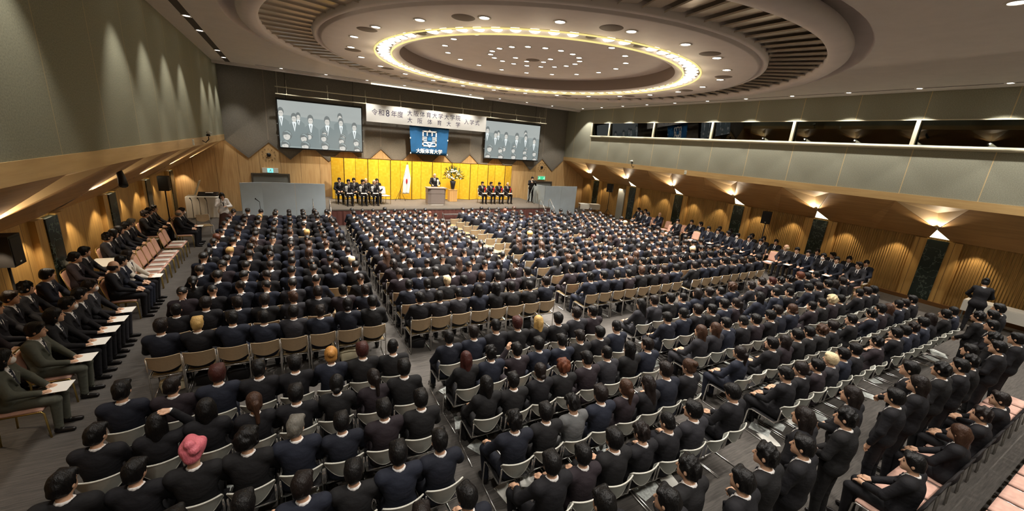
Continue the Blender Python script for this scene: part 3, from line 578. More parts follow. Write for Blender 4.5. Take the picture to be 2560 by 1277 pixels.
pscreen(4.49, 4.63, 4.08, 2.36, 'large projection screen showing people in suits, left of the banner'); pscreen(16.4, 4.7, 4.2, 2.36, 'large projection screen showing people in suits, right of the banner')
# exit signs, clocks
def exitsign(x, z, wd, h, lit, label):
    t = empty('exit_sign', (x, -.05, z), 0, label, 'exit sign', 'exit signs above the stage doors'); mb = MB(); mb.box((0, 0, 0), (wd, .08, h)); build(mb, 'housing', MAT['exitw'], t)
    mb = MB(); mb.box((0, -.045, 0), (lit, .012, h*.86)); build(mb, 'lit_panel', MAT['exitc'] if lit < .4 else MAT['exitg'], t)
    q = MB(); sx = 0 if lit < .4 else .0
    for k, s in enumerate((0,) if lit < .4 else (-.2, .2)):
        q.ell((s+.02, -.055, h*.24), (.025, .005, .025)); q.box((s, -.055, 0), (.05, .006, h*.28), 0, Matrix.Rotation(R(-20), 3, 'Y')); q.box((s+.04, -.055, -h*.24), (.03, .006, h*.26), 0, Matrix.Rotation(R(-35), 3, 'Y')); q.box((s-.05, -.055, -h*.22), (.03, .006, h*.26), 0, Matrix.Rotation(R(40), 3, 'Y')); q.box((s+.06, -.055, h*.05), (.09, .006, .02), 0, Matrix.Rotation(R(20), 3, 'Y'))
    build(q, 'running_figure', MAT['exitw'] if lit < .4 else EM('exit_white', '#c8f5dc', 1), t)
exitsign(1.88, 2.19, .74, .25, .26, 'white exit sign with small cyan lit panel above the left door'); exitsign(19.15, 2.27, .66, .27, .6, 'green lit exit sign above the right door')
for x, z, nm in ((1.87, 3.0, 'left'), (19.13, 3.04, 'right')):
    t = empty('wall_clock', (x, -.01, z), 0, 'dark hub wall clock with bare hour marks on the %s oak gable' % nm, 'clock', 'wall clocks'); mb = MB(); mb.tube([(0, 0, 0), (0, -.04, 0)], .1, 18); build(mb, 'hub', MAT['blackm'], t)
    mb = MB()
    for k in range(12):
        a = 2*PI*k/12; mb.box((math.cos(a)*.3, -.012, math.sin(a)*.3), (.07, .02, .014), 0, Matrix.Rotation(-a, 3, 'Y'))
    build(mb, 'hour_mark', MAT['blackm'], t)
    for a, L, nm2 in ((235, .24, 'hour_hand'), (150, .16, 'minute_hand')):
        mb = MB(); mb.box((math.cos(R(a))*L/2, -.05, math.sin(R(a))*L/2), (L, .01, .025), 0, Matrix.Rotation(-R(a), 3, 'Y')); build(mb, nm2, MAT['blackm'], t)
# loudspeakers on stands
def speaker(x, y, z, rz, place):
    t = empty('speaker_stand', (x, y, 0), rz, 'black pole stand carrying the loudspeaker %s' % place, 'stand', 'loudspeaker stands')
    mb = MB(); mb.tube([(0, 0, .05), (0, 0, z)], .022, 8); build(mb, 'pole', MAT['blackm'], t)
    for a in (90, 210, 330):
        mb = MB(); mb.tube([(0, 0, .65), (math.cos(R(a))*.42, math.sin(R(a))*.42, .015)], .014, 6); build(mb, 'leg', MAT['blackm'], t)
    t = empty('loudspeaker', (x, y, z), rz, 'black loudspeaker on a pole stand %s' % place, 'loudspeaker', 'black loudspeakers')
    mb = MB(); mb.prism([(-.15, -.16, 0), (-.19, .16, 0), (.19, .16, 0), (.15, -.16, 0)], (0, 0, .56)); build(mb, 'cabinet', MAT['blackp'], t)
    mb = MB(); mb.box((0, .163, .28), (.33, .012, .48)); build(mb, 'grille', MAT['blackm'], t)
    mb = MB(); mb.box((0, .172, .07), (.05, .006, .025)); build(mb, 'badge', MAT['exitw'], t)
speaker(-1.6, -4.85, 1.72, R(-90), 'at the left wall near the stage'); speaker(-1.82, -14.95, 1.72, R(-90), 'at the left wall beside the seated staff')
speaker(22.35, -4.05, 1.82, R(110), 'at the right wall near the stage'); speaker(22.35, -14.85, 1.82, R(110), 'at the right wall behind the seated staff')
# remote cameras on the fascias
for x, y, s, nm in ((.02, -6.4, 1, 'left'), (W-.02, -7.3, -1, 'right')):
    t = empty('wall_camera', (x, y, 3.78), 0, 'small pan-tilt camera on a bracket on the %s fascia' % nm, 'camera', 'fascia cameras'); mb = MB(); mb.tube([(0, 0, 0), (s*.1, 0, -.06), (s*.2, 0, .05), (s*.2, 0, .16)], .018, 6); build(mb, 'bracket', MAT['blackm'], t)
    mb = MB(); mb.lathe([(.001, 0), (.06, .0), (.065, .05), (.05, .07)], 14, (s*.2, 0)); o = build(mb, 'body', MAT['blackm'], t, (0, 0, .17)); mb = MB(); mb.ell((s*.22, .0, .3), (.075, .06, .065)); mb.tube([(s*.22, .05, .3), (s*.3, .1, .29)], .035, 10); build(mb, 'head', MAT['exitw'], t)
for x, y in ((.03, -8.2), (W-.03, -11.0), (W-.03, -23.0)):
    t = empty('junction_box', (x, y, 3.78), 0, 'small cream box on the fascia %s' % ('left' if x < 1 else 'right, near the stage' if y > -15 else 'right, far from the stage'), 'box'); mb = MB(); mb.box((0, 0, 0), (.05, .12, .18)); build(mb, 'housing', MAT['exitw'], t); mb = MB(); mb.box((.028 if x < 1 else -.028, 0, .02), (.008, .08, .08)); build(mb, 'cover', MAT['frame'], t)
mb = MB(); mb.tube([(-.55, -13.3, 3.35), (-.5, -13.35, 3.15), (-.45, -13.5, 3.0)], [.05, .07, .08], 10); t = empty('projector', (0, 0, 0), 0, 'dark small spot projector under the left soffit', 'projector'); build(mb, 'housing', MAT['blackm'], t); mb = MB(); mb.tube([(-.55, -13.3, 3.35), (-.5, -13.25, 3.5)], .015, 6); build(mb, 'arm', MAT['blackm'], t)
# audio table
t = empty('audio_table', (-.95, -1.45, 0), 0, 'white cloth covered control table left of the stage', 'table'); mb = MB(); mb.box((0, 0, .99), (1.25, .75, .03)); build(mb, 'tabletop', MAT['white'], t)
mb = MB(); n = 40
for i in range(n):
    xa, xb = -.63+1.26*i/n, -.63+1.26*(i+1)/n; f_ = lambda x: -.38-.012*math.sin(x*38); mb.quad((xa, f_(xa), .02), (xb, f_(xb), .02), (xb, -.38, 1.0), (xa, -.38, 1.0))
mb.quad((.63, -.38, .02), (.63, .38, .02), (.63, .38, 1.0), (.63, -.38, 1.0)); mb.quad((-.63, -.38, .02), (-.63, .38, .02), (-.63, .38, 1.0), (-.63, -.38, 1.0)); build(mb, 'cloth', MAT['white'], t)
t = empty('mixing_desk', (-.8, -1.35, 1.005), 0, 'audio mixing desk with cream lid raised on the control table', 'mixing desk'); mb = MB(); mb.prism([(-.35, -.2, 0), (-.35, .2, 0), (-.35, .2, .16), (-.35, -.2, .05)], (.8, 0, 0)); build(mb, 'body', MAT['blackp'], t)
mb = MB(); mb.box((-.35, .1, .38), (.03, .45, .7), 0, Matrix.Rotation(R(20), 3, 'Y')); build(mb, 'lid', MAT['frame'], t); mb = MB(); mb.box((.1, 0, .15), (.3, .2, .02)); build(mb, 'papers', MAT['paper'], t)
def micstand(x, y, h, label, group=None, boom=.12):
    t = empty('microphone_stand', (x, y, 0), 0, label, 'microphone stand', group); mb = MB(); mb.tube([(0, 0, .02), (0, 0, h)], .011, 6); build(mb, 'pole', MAT['blackm'], t)
    mb = MB(); mb.lathe([(.001, .025), (.11, .02), (.12, 0)], 20); build(mb, 'base', MAT['blackm'], t); mb = MB(); mb.tube([(0, 0, h), (-boom, -.02, h+.12)], [.012, .018], 8); mb.ell((-boom-.02, -.02, h+.14), (.028, .028, .035)); build(mb, 'microphone', MAT['blackm'], t)
for i, x in enumerate((-1.3, -1.02, -.74)): micstand(x, -2.05, .85, 'short black microphone stand before the white control table, %s from the wall' % orn(i), 'stands before the control table', .03)
micstand(1.55, -5.0, 1.28, 'thin black microphone stand before the left partition', None, .12)
# side tables
def table(x, y, w_, d, h, rz, label):
    t = empty('table', (x, y, 0), rz, label, 'table'); mb = MB(); mb.box((0, 0, h-.02), (w_, d, .035)); build(mb, 'tabletop', MAT['white'], t)
    mb = MB(); mb.box((0, -d/2-.005, h-.2), (w_, .012, .34)); build(mb, 'front_panel', MAT['white'], t)
    for sx in (-1, 1):
        for sy in (-1, 1): mb = MB(); mb.tube([(sx*(w_/2-.06), sy*(d/2-.06), 0), (sx*(w_/2-.06), sy*(d/2-.06), h-.03)], .018, 6); build(mb, 'leg', MAT['grey'], t)
table(21.75, -2.75, 1.5, .5, .78, R(-20), 'narrow white table at the front of the right aisle'); table(-1.73, -11.45, .85, .45, .72, R(90), 'small white table against the left wall between the rear staff')
table(22.35, -23.4, 3.2, .6, .72, R(-90), 'white cloth table along the right wall beside the leaning lady')
# ------------------------------------------------------------------ figures: smooth bodies from distance fields
def V3(*a): return np.array(a, np.float32)
class SDF:
    def __init__(s): s.p = []
    def cap(s, a, b, ra, rb, k=.02, m=0, sq=(1, 1, 1), sub=False): s.p.append(('c', V3(*a), V3(*b), ra, rb, k, m, V3(*sq), sub)); return s
    def ell(s, c, r, k=.02, m=0, R_=None, sub=False): s.p.append(('e', V3(*c), V3(*r), R_, None, k, m, None, sub)); return s
    def box(s, c, d, k=.0, m=0, R_=None, sub=False): s.p.append(('b', V3(*c), V3(*d), R_, None, k, m, None, sub)); return s
    def field(s, vox, noise=None):
        lo = np.full(3, 9e9); hi = -lo; bb = []
        for p in s.p:
            if p[0] == 'c':
                r = max(p[3], p[4])/p[7]; a = np.minimum(p[1], p[2])-r; b = np.maximum(p[1], p[2])+r
            else:
                e = p[2] if p[3] is None else np.full(3, float(np.linalg.norm(p[2]) if p[0] == 'b' else p[2].max())); a, b = p[1]-e, p[1]+e
            bb.append((a, b))
            if not p[8]: lo = np.minimum(lo, a); hi = np.maximum(hi, b)
        lo = lo-3*vox; hi = hi+3*vox; n = np.ceil((hi-lo)/vox).astype(int)+1
        D = np.full(n, .2, np.float32); I = np.zeros(n, np.int8)
        ax = [np.float32(lo[i])+np.arange(n[i], dtype=np.float32)*np.float32(vox) for i in range(3)]
        for p, (a, b) in zip(s.p, bb):
            mg = p[5]+2.5*vox; i0 = np.clip(np.floor((a-mg-lo)/vox).astype(int), 0, n); i1 = np.clip(np.ceil((b+mg-lo)/vox).astype(int)+1, 0, n)
            if (i1 <= i0).any(): continue
            sl = tuple(slice(i0[i], i1[i]) for i in range(3)); X, Y, Z = np.meshgrid(ax[0][sl[0]], ax[1][sl[1]], ax[2][sl[2]], indexing='ij')
            if p[0] == 'c':
                q = p[7]; A = p[1]*q; B = p[2]*q; ba = B-A; L = max(float(ba@ba), 1e-9); px, py, pz = X*q[0]-A[0], Y*q[1]-A[1], Z*q[2]-A[2]
                t = np.clip((px*ba[0]+py*ba[1]+pz*ba[2])/L, 0, 1); d = (np.sqrt((px-t*ba[0])**2+(py-t*ba[1])**2+(pz-t*ba[2])**2)-(p[3]+(p[4]-p[3])*t))/float(q.max())
            else:
                px, py, pz = X-p[1][0], Y-p[1][1], Z-p[1][2]
                if p[3] is not None:
                    Q = p[3]; px, py, pz = px*Q[0, 0]+py*Q[1, 0]+pz*Q[2, 0], px*Q[0, 1]+py*Q[1, 1]+pz*Q[2, 1], px*Q[0, 2]+py*Q[1, 2]+pz*Q[2, 2]
                r = p[2]
                if p[0] == 'e':
                    k0 = np.sqrt((px/r[0])**2+(py/r[1])**2+(pz/r[2])**2); k1 = np.sqrt((px/r[0]**2)**2+(py/r[1]**2)**2+(pz/r[2]**2)**2)+1e-6; d = k0*(k0-1)/k1
                else:
                    dx, dy, dz = abs(px)-r[0], abs(py)-r[1], abs(pz)-r[2]; d = np.sqrt(np.maximum(dx, 0)**2+np.maximum(dy, 0)**2+np.maximum(dz, 0)**2)+np.minimum(np.maximum(np.maximum(dx, dy), dz), 0)
            c = D[sl]; k = p[5]
            if p[8]:
                d = -d
                D[sl] = np.maximum(c, d) if k <= 0 else np.maximum(c, d)+np.maximum(k-abs(c-d), 0)**2/(4*k)
            else:
                I[sl] = np.where(d < c, p[6], I[sl])
                D[sl] = np.minimum(c, d) if k <= 0 else np.minimum(c, d)-np.maximum(k-abs(c-d), 0)**2/(4*k)
        if noise:
            X, Y, Z = np.meshgrid(*ax, indexing='ij'); amp, f = noise
            rg = np.random.default_rng(3); near = np.abs(D) < .03; x, y, z = X[near], Y[near], Z[near]; q = 0
            for k in range(9):
                d = rg.normal(size=3); d /= np.linalg.norm(d); ff = f*rg.uniform(.45, 1.25); q = q+np.sin(ff*(x*d[0]+y*d[1]+z*d[2])+rg.uniform(0, 6.3))/3
            D[near] += amp*q
        return D, I, lo
def nets(D, I, lo, vox):
    ins = D < 0; nx, ny, nz = D.shape
    cnt = np.zeros((nx-1, ny-1, nz-1), np.int8); offs = [(a, b, c) for a in (0, 1) for b in (0, 1) for c in (0, 1)]
    for a, b, c in offs: cnt += ins[a:nx-1+a, b:ny-1+b, c:nz-1+c]
    act = np.argwhere((cnt > 0) & (cnt < 8)); n = len(act); idx = np.full(cnt.shape, -1, np.int32); idx[tuple(act.T)] = np.arange(n)
    val = np.stack([D[act[:, 0]+a, act[:, 1]+b, act[:, 2]+c] for a, b, c in offs], 1); mat = np.stack([I[act[:, 0]+a, act[:, 1]+b, act[:, 2]+c] for a, b, c in offs], 1)
    P = np.zeros((n, 3)); C = np.zeros(n); O = np.array(offs, float)
    for i in range(8):
        for j in range(i+1, 8):
            if abs(O[i]-O[j]).sum() != 1: continue
            m = (val[:, i] < 0) != (val[:, j] < 0); t = np.where(m, val[:, i]/(val[:, i]-val[:, j]+1e-12), 0); P += np.where(m[:, None], O[i]+(O[j]-O[i])*t[:, None], 0); C += m
    P = (act+P/C[:, None])*vox+lo
    vm = mat[np.arange(n), np.argmax(np.where(val < 0, val, -9), 1)]
    F = []
    for ax in range(3):
        o1, o2 = [(1, 2), (2, 0), (0, 1)][ax]; s0 = [slice(None)]*3; s1 = [slice(None)]*3; s0[ax] = slice(0, -1); s1[ax] = slice(1, None)
        a, b = ins[tuple(s0)], ins[tuple(s1)]; e = np.argwhere(a != b)
        e = e[(e[:, o1] > 0) & (e[:, o2] > 0) & (e[:, o1] < D.shape[o1]-1) & (e[:, o2] < D.shape[o2]-1)]
        fl = a[tuple(e.T)]; q = []
        for d1, d2 in ((1, 1), (0, 1), (0, 0), (1, 0)):
            c = e.copy(); c[:, o1] -= d1; c[:, o2] -= d2; q.append(idx[tuple(c.T)])
        q = np.stack(q, 1); q[~fl] = q[~fl][:, ::-1]; F.append(q)
    F = np.concatenate(F); return P, F, vm[F[:, 0]]
def npmesh(name, P, F, fm, mats):
    me = bpy.data.meshes.new(name); me.vertices.add(len(P)); me.vertices.foreach_set('co', np.ascontiguousarray(P, np.float32).ravel())
    me.loops.add(F.size); me.loops.foreach_set('vertex_index', np.ascontiguousarray(F, np.int32).ravel()); me.polygons.add(len(F))
    me.polygons.foreach_set('loop_start', np.arange(0, F.size, 4, dtype=np.int32)); me.polygons.foreach_set('loop_total', np.full(len(F), 4, np.int32))
    for m in mats: me.materials.append(m)
    me.polygons.foreach_set('material_index', np.ascontiguousarray(fm, np.int32)); me.polygons.foreach_set('use_smooth', np.ones(len(F), bool)); me.update(calc_edges=True); return me
def rotm(yaw, pitch, roll=0):
    return np.array((Matrix.Rotation(R(yaw), 3, 'Z') @ Matrix.Rotation(R(pitch), 3, 'X') @ Matrix.Rotation(R(roll), 3, 'Y')), np.float32)

# body materials: 0 skin 1 shirt 2 trousers 3 shoes 4 dark features 5 tie 6 lips
def pose(**k):
    d = dict(dz=0., lean=0., sh=.175, elL=(-.25, .02, .76), elR=(.25, .02, .76), wrL=(-.10, .23, .655), wrR=(.10, .23, .655), hdL=(.35, .9, -.12), hdR=(-.35, .9, -.12),
             hipz=.53, knL=(-.11, .36, .525), knR=(.11, .36, .525), anL=(-.115, .33, .10), anR=(.115, .33, .10), yaw=0, pitch=0, fem=False, skirt=False, stand=False, legs=True, mask=False, hx=0., hy=0.)
    d.update(k); return d
def head(s, c, Rm, q):
    T = lambda v: c+Rm @ V3(*v)
    s.ell(T((0, -.008, .028)), (.076, .094, .098), .02, 0, Rm); s.ell(T((0, .028, -.045)), (.060, .066, .072), .03, 0, Rm); s.ell(T((0, .068, -.098)), (.026, .022, .02), .025, 0, Rm)
    s.cap(T((0, .088, .012)), T((0, .107, -.026)), .009, .014, .012, 0)
    for x in (-1, 1):
        s.ell(T((x*.076, -.006, -.012)), (.011, .020, .028), .006, 0, Rm); s.ell(T((x*.031, .082, .012)), (.014, .009, .008), .003, 4, Rm); s.cap(T((x*.018, .090, .033)), T((x*.046, .080, .034)), .006, .004, .004, 4)
    s.ell(T((0, .090, -.062)), (.023, .009, .0065), .004, 6, Rm)
def hand(s, w_, d, side_, q=1):
    w_ = V3(*w_); d = V3(*d); d = d/np.linalg.norm(d); up = V3(0, 0, 1); l = np.cross(d, up); l = l/np.linalg.norm(l); n = np.cross(l, d)
    s.cap(w_-d*.01, w_+d*.07, .026, .034, .012, 0, (1, 1, 1)); k = side_
    for i in range(4):
        ln = (.036, .042, .040, .032)[i]; b = w_+d*.075+l*k*(.030-i*.021); m = b+d*ln-n*.006; e = m+d*ln*.7-n*.02; s.cap(b, m, .0105, .010, .005, 0); s.cap(m, e, .010, .0085, .004, 0)
    b = w_+d*.025+l*k*.034; m = b+d*.035+l*k*.02-n*.006; s.cap(w_+d*.01+l*k*.015, b, .016, .013, .01, 0); s.cap(b, m, .013, .011, .006, 0); s.cap(m, m+d*.03-l*k*.004, .011, .009, .004, 0)
def figure(P):
    """prims for the body and for the jacket; head centre and rotation"""
    B, J = SDF(), SDF(); z = P['dz']; f = P['fem']; g = .90 if f else 1.0; L = P['lean']
    py = -.09; cy = -.115+L*.5; sy = -.115+L; hc = V3(P['hx'], -.06+L*1.15+P['hy'], 1.205+z); Rm = rotm(P['yaw'], P['pitch'])
    B.cap((-.065, py, .545+z), (.065, py, .545+z), .115, .115, .03, 2); B.cap((0, -.1, .60+z), (0, cy, .80+z), .125*g, .13*g, .05, 1, (.88, 1.15, 1)); B.ell((0, cy, .91+z), (.165*g, .112, .16), .05, 1)
    sh = P['sh']*g; sz = 1.015+z
    B.cap((-sh+.02, sy, sz), (sh-.02, sy, sz), .05, .05, .04, 1)
    nb = V3(0, sy+.005, 1.03+z); B.cap(nb, hc+Rm @ V3(0, -.022, -.06), .052*g, .05*g, .02, 0); head(B, hc, Rm, P)
    B.cap((0, sy+.095, 1.02+z), (0, cy+.118, .80+z), .018, .03, .004, 5, (1, 1.6, 1))
    e = .014
    J.cap((-.07, py-.005, .56+z), (.07, py-.005, .56+z), .115+e, .115+e, .03); J.cap((0, -.1, .60+z), (0, cy, .80+z), .127*g+e, .132*g+e, .05, 0, (.88, 1.12, 1)); J.ell((0, cy-.004, .91+z), (.168*g+e, .115+e, .16), .05)
    J.cap((-sh, sy, sz-.004), (sh, sy, sz-.004), .056, .056, .06); J.cap((-.10, sy-.012, sz+.028), (.10, sy-.012, sz+.028), .042, .042, .03)
    for s_, el, wr, hd in ((-1, P['elL'], P['wrL'], P['hdL']), (1, P['elR'], P['wrR'], P['hdR'])):
        S0 = V3(s_*sh, sy, sz-.005); E = V3(el[0], el[1], el[2]+z); Wr = V3(wr[0], wr[1], wr[2]+z); dv = (Wr-E)/np.linalg.norm(Wr-E)
        B.cap(S0, E, .050, .043, .02, 1); B.cap(E, Wr, .040, .029, .015, 1); hand(B, Wr, hd, -s_)
        J.cap(S0, E, .060, .056, .065); J.cap(E, Wr-dv*.018, .055, .043, .02)
    if P['legs']:
        for s_, kn, an in ((-1, P['knL'], P['anL']), (1, P['knR'], P['anR'])):
            H = V3(s_*.085, py+.01, P['hipz']+z if not P['stand'] else .90); K_ = V3(*kn); A = V3(*an)
            if P['skirt']: continue
            B.cap(H, K_, .088, .064, .03, 2); B.cap(K_, A, .062, .045, .02, 2); B.cap(A, A+V3(0, -.02, -.05), .045, .038, .01, 3); B.cap(A+V3(0, -.02, -.058), A+V3(s_*.015, .14, -.068), .036, .03, .01, 3)
    if P['skirt']: J.cap((0, -.09, .92), (0, -.09, .16), .13, .25, .03, 1, (1, 1.15, 1)); B.cap((-.09, -.06, .09), (-.09, .1, .045), .05, .035, .01, 3); B.cap((.09, -.06, .09), (.09, .1, .045), .05, .035, .01, 3)
    # neck opening, front V, collar and lapels of the jacket
    J.cap((-sh*.9, sy, sz+.012), (sh*.9, sy, sz+.008), .042, .042, .06)
    J.cap(nb+V3(0, .012, -.02), nb+V3(0, .02, .16), .062*g, .085, .008, 0, (1, 1, 1), True)
    J.cap((0, sy+.13, 1.07+z), (0, cy+.165, .76+z), .085, .012, .006, 0, (1, 1, 1), True)
    for i in range(7):
        a0, a1 = PI+PI*(i-.0)/7, PI+PI*(i+1.)/7; J.cap(nb+V3(math.cos(a0)*.076*g, math.sin(a0)*.074+.004, -.004-.014*math.sin(a0)), nb+V3(math.cos(a1)*.076*g, math.sin(a1)*.074+.004, -.004-.014*math.sin(a1)), .013, .013, .006)
    for x in (-1, 1): J.cap(nb+V3(x*.076*g, .006, -.006), (x*.085, sy+.115, .93+z), .014, .019, .008); J.cap((x*.085, sy+.115, .93+z), (x*.02, sy+.135, .79+z), .019, .010, .008)
    Cn = SDF(); ring = []
    for i in range(12): a = 2*PI*i/12; ring.append(V3(math.cos(a)*.062*g, math.sin(a)*.064+.012, -.012*math.sin(a)-.002))
    for i in range(12):
        if i in (2, 3): continue
        Cn.cap(nb+ring[i]+V3(0, 0, .005), nb+ring[(i+1) % 12]+V3(0, 0, .005), .010, .010, .006, 0); Cn.cap(nb+ring[i]*V3(.95, .95, 1)+V3(0, 0, .026), nb+ring[(i+1) % 12]*V3(.95, .95, 1)+V3(0, 0, .026), .009, .009, .014, 0); Cn.cap(nb+ring[i]*V3(.92, .92, 1)+V3(0, 0, .042), nb+ring[(i+1) % 12]*V3(.92, .92, 1)+V3(0, 0, .042), .0085, .0085, .014, 0)
    if P['mask']:
        B.ell(hc+Rm @ V3(0, .062, -.055), (.058, .05, .05), .006, 1, Rm)
    return B, J, Cn, hc, Rm
def hairsdf(kind):
    s = SDF(); nz = (.003, 75)
    if kind in ('short', 'spiky', 'curly', 'buzz', 'bowl', 'side'):
        r = dict(short=(.088, .106, .110), spiky=(.090, .108, .114), curly=(.106, .120, .122), buzz=(.082, .1, .104), bowl=(.096, .112, .112), side=(.092, .108, .113))[kind]
        s.ell((0, -.014, .032), r, .02); s.ell((0, -.055, -.035), (.074, .055, .055), .03)
        if kind != 'buzz': s.cap((-.05, .06, .085), (.05, .06, .085), .03, .034, .03)
        for x in (-1, 1): s.cap((x*.074, .012, .02), (x*.075, .014, -.012), .014, .009, .01)
        if kind in ('short', 'spiky', 'side', 'buzz'): s.ell((0, .13, -.035), (.10, .088, .098), .012, sub=True); s.box((0, 0, -.165), (.2, .2, .085), .01, sub=True)
        else: s.ell((0, .135, -.05), (.085, .088, .1), .012, sub=True); s.box((0, 0, -.185), (.2, .2, .085), .02, sub=True)
        for x in (-1, 1): s.ell((x*.092, .004, -.020), (.019, .017, .025), .008, sub=True)
        if kind == 'spiky': nz = (.009, 110)
        if kind == 'curly': nz = (.010, 95)
        if kind == 'short': nz = (.004, 90)
    elif kind == 'fringe':
        s.ell((0, -.02, .0), (.088, .1, .075), .02); s.ell((0, -.05, -.03), (.074, .055, .055), .03); s.ell((0, .02, .08), (.10, .11, .07), .01, sub=True); s.ell((0, .13, -.03), (.10, .09, .12), .01, sub=True); s.box((0, 0, -.165), (.2, .2, .085), .01, sub=True)
    elif kind == 'turban':
        s.ell((0, -.005, .055), (.108, .128, .098), .02); s.cap((-.02, .09, .10), (.0, -.08, .155), .05, .045, .03); s.cap((.07, .07, .06), (.03, -.1, .1), .05, .05, .02); s.ell((0, -.085, .0), (.075, .05, .06), .03); nz = (.004, 60)
    else:
        s.ell((0, -.014, .032), (.090, .108, .111), .02); s.ell((0, -.055, -.035), (.078, .06, .06), .03)
        if kind == 'long':
            for x in (-1, 1): s.cap((x*.06, -.035, .0), (x*.068, -.05, -.25), .042, .038, .03, 0, (1, 1, 1))
            s.cap((0, -.07, 0), (0, -.085, -.27), .06, .055, .04)
        elif kind == 'bob':
            for x in (-1, 1): s.cap((x*.062, -.01, .0), (x*.066, -.02, -.11), .042, .04, .03)
            s.cap((0, -.06, 0), (0, -.065, -.12), .065, .055, .04)
        elif kind == 'tail': s.ell((0, -.118, .015), (.03, .03, .03), .02); s.cap((0, -.13, .01), (0, -.135, -.22), .036, .024, .02); s.cap((0, -.05, -.04), (0, -.06, -.07), .05, .04, .03)
        elif kind == 'bun': s.ell((0, -.105, .075), (.05, .048, .05), .012)
        elif kind == 'lowbun': s.ell((0, -.118, -.04), (.045, .035, .042), .012)
        s.ell((0, .13, -.045), (.088, .09, .11), .012, sub=True); s.box((0, .06, -.4), (.3, .07, .3), .02, sub=True)
        for x in (-1, 1): s.ell((x*.092, .008, -.020), (.016, .016, .022), .008, sub=True)
    return s, nz
# ------------------------------------------------------------------ chairs
def shell(zt, zc, ze, wd, bend, tilt, mats_i=0):
    mb = MB(); nu, nv = 12, 5; F = []; 
    for side_ in (0, 1):
        vs = []
        for j in range(nv+1):
            for i in range(nu+1):
                u = -1+2*i/nu; v = j/nv; zb = zc+(ze-zc)*u*u; z = zb+(zt-.012*(1-u*u)-zb)*v; vs.append((u*wd, -.30+bend*u*u-tilt*(v-.5)-.014*side_, z))
        F.append(vs)
    g = [(j*(nu+1)+i, j*(nu+1)+i+1, (j+1)*(nu+1)+i+1, (j+1)*(nu+1)+i) for j in range(nv) for i in range(nu)]
    mb.add(F[0], [f[::-1] for f in g], 0, True); mb.add(F[1], g, 0, True)
    a = F[0]; b = F[1]; mid = lambda k: tuple((a[k][q]+b[k][q])/2 for q in range(3))
    loop = [mid(i) for i in range(nu+1)]+[mid(j*(nu+1)+nu) for j in range(1, nu and nv+1)]+[mid(nv*(nu+1)+i) for i in range(nu-1, -1, -1)]+[mid(j*(nu+1)) for j in range(nv-1, 0, -1)]
    mb.tube(loop, .010, 5, 1, False, True); return mb
def seatpad(z, w_, d, th, y=.0):
    mb = MB(); nu, nv = 8, 8; vs = []
    for j in range(nv+1):
        for i in range(nu+1):
            u, v = -1+2*i/nu, -1+2*j/nv; k = (max(abs(u), abs(v)))**6; vs.append((u*w_*(1-.03*k), y+v*d*(1-.03*k), z-.018*k-.008*(1-u*u)*(1-v*v)))
    n = len(vs); vs += [(x, y_, z-th) for x, y_, q in vs]
    g = [(j*(nu+1)+i, j*(nu+1)+i+1, (j+1)*(nu+1)+i+1, (j+1)*(nu+1)+i) for j in range(nv) for i in range(nu)]
    per = list(range(nu+1))+[j*(nu+1)+nu for j in range(1, nv+1)]+[nv*(nu+1)+i for i in range(nu-1, -1, -1)]+[j*(nu+1) for j in range(nv-1, 0, -1)]
    fs = g+[tuple(q+n for q in f[::-1]) for f in g]+[(per[i], per[i]+n, per[(i+1) % len(per)]+n, per[(i+1) % len(per)]) for i in range(len(per))]
    return mb.add(vs, fs, 0, True)
def mesh_join(name, parts):     # parts: (MB, [materials]) -> one mesh
    o = MB(); mats = []
    for mb, ms in parts:
        b = len(mats); mats += ms; k = len(o.v); o.v += mb.v
        for f, m, s in zip(mb.f, mb.m, mb.sm): o.f.append(tuple(i+k for i in f)); o.m.append(m+b); o.sm.append(s)
    return o.mesh(name, mats)
def sled(x0=.215, zb=.80, r=.011):
    mb = MB()
    for s in (-1, 1):
        x = s*x0; mb.tube([(x, -.265, zb-.08), (x, -.25, .5), (x, -.2, .44), (x, .17, .435), (x, .22, .41), (x, .235, .36), (x, .25, .05), (x, .235, .014), (x, .19, .011), (x, -.30, .011)], r, 6)
    mb.tube([(-x0, -.2, .435), (x0, -.2, .435)], r, 6); mb.tube([(-x0, .15, .42), (x0, .15, .42)], r, 6); return mb
def fourleg(x0=.22, r=.012):
    mb = MB()
    for s in (-1, 1):
        x = s*x0; mb.tube([(x, -.285, .80), (x, -.265, .45), (x, -.29, .012), (x, -.24, .010), (x, .26, .010), (x, .235, .05), (x, .2, .43), (x, -.25, .44)], r, 6)
    mb.tube([(-x0, .17, .42), (x0, .17, .42)], r, 6); mb.tube([(-x0, -.25, .43), (x0, -.25, .43)], r, 6); return mb
G_back, G_seat, G_frame = shell(.80, .545, .735, .212, .05, .05), seatpad(.455, .20, .21, .03, .0), sled()
T_back, T_seat, T_frame = shell(.815, .535, .61, .21, .035, .05), seatpad(.455, .205, .215, .025, .0), fourleg()
gm = dict(backrest=G_back.mesh('backrest', [MAT['shell_g'], MAT['rim']]), seat=G_seat.mesh('seat', [MAT['seat_b']]), frame=G_frame.mesh('frame', [MAT['chrome']]))
tm = dict(backrest=T_back.mesh('backrest', [MAT['shell_t'], MAT['shell_t']]), seat=T_seat.mesh('seat', [MAT['seat_t']]), frame=T_frame.mesh('frame', [MAT['chrome']]))
t_one = mesh_join('tan_chair', [(T_back, [MAT['shell_t'], MAT['shell_t']]), (T_seat, [MAT['seat_t']]), (T_frame, [MAT['chrome']])])
pb = MB(); 
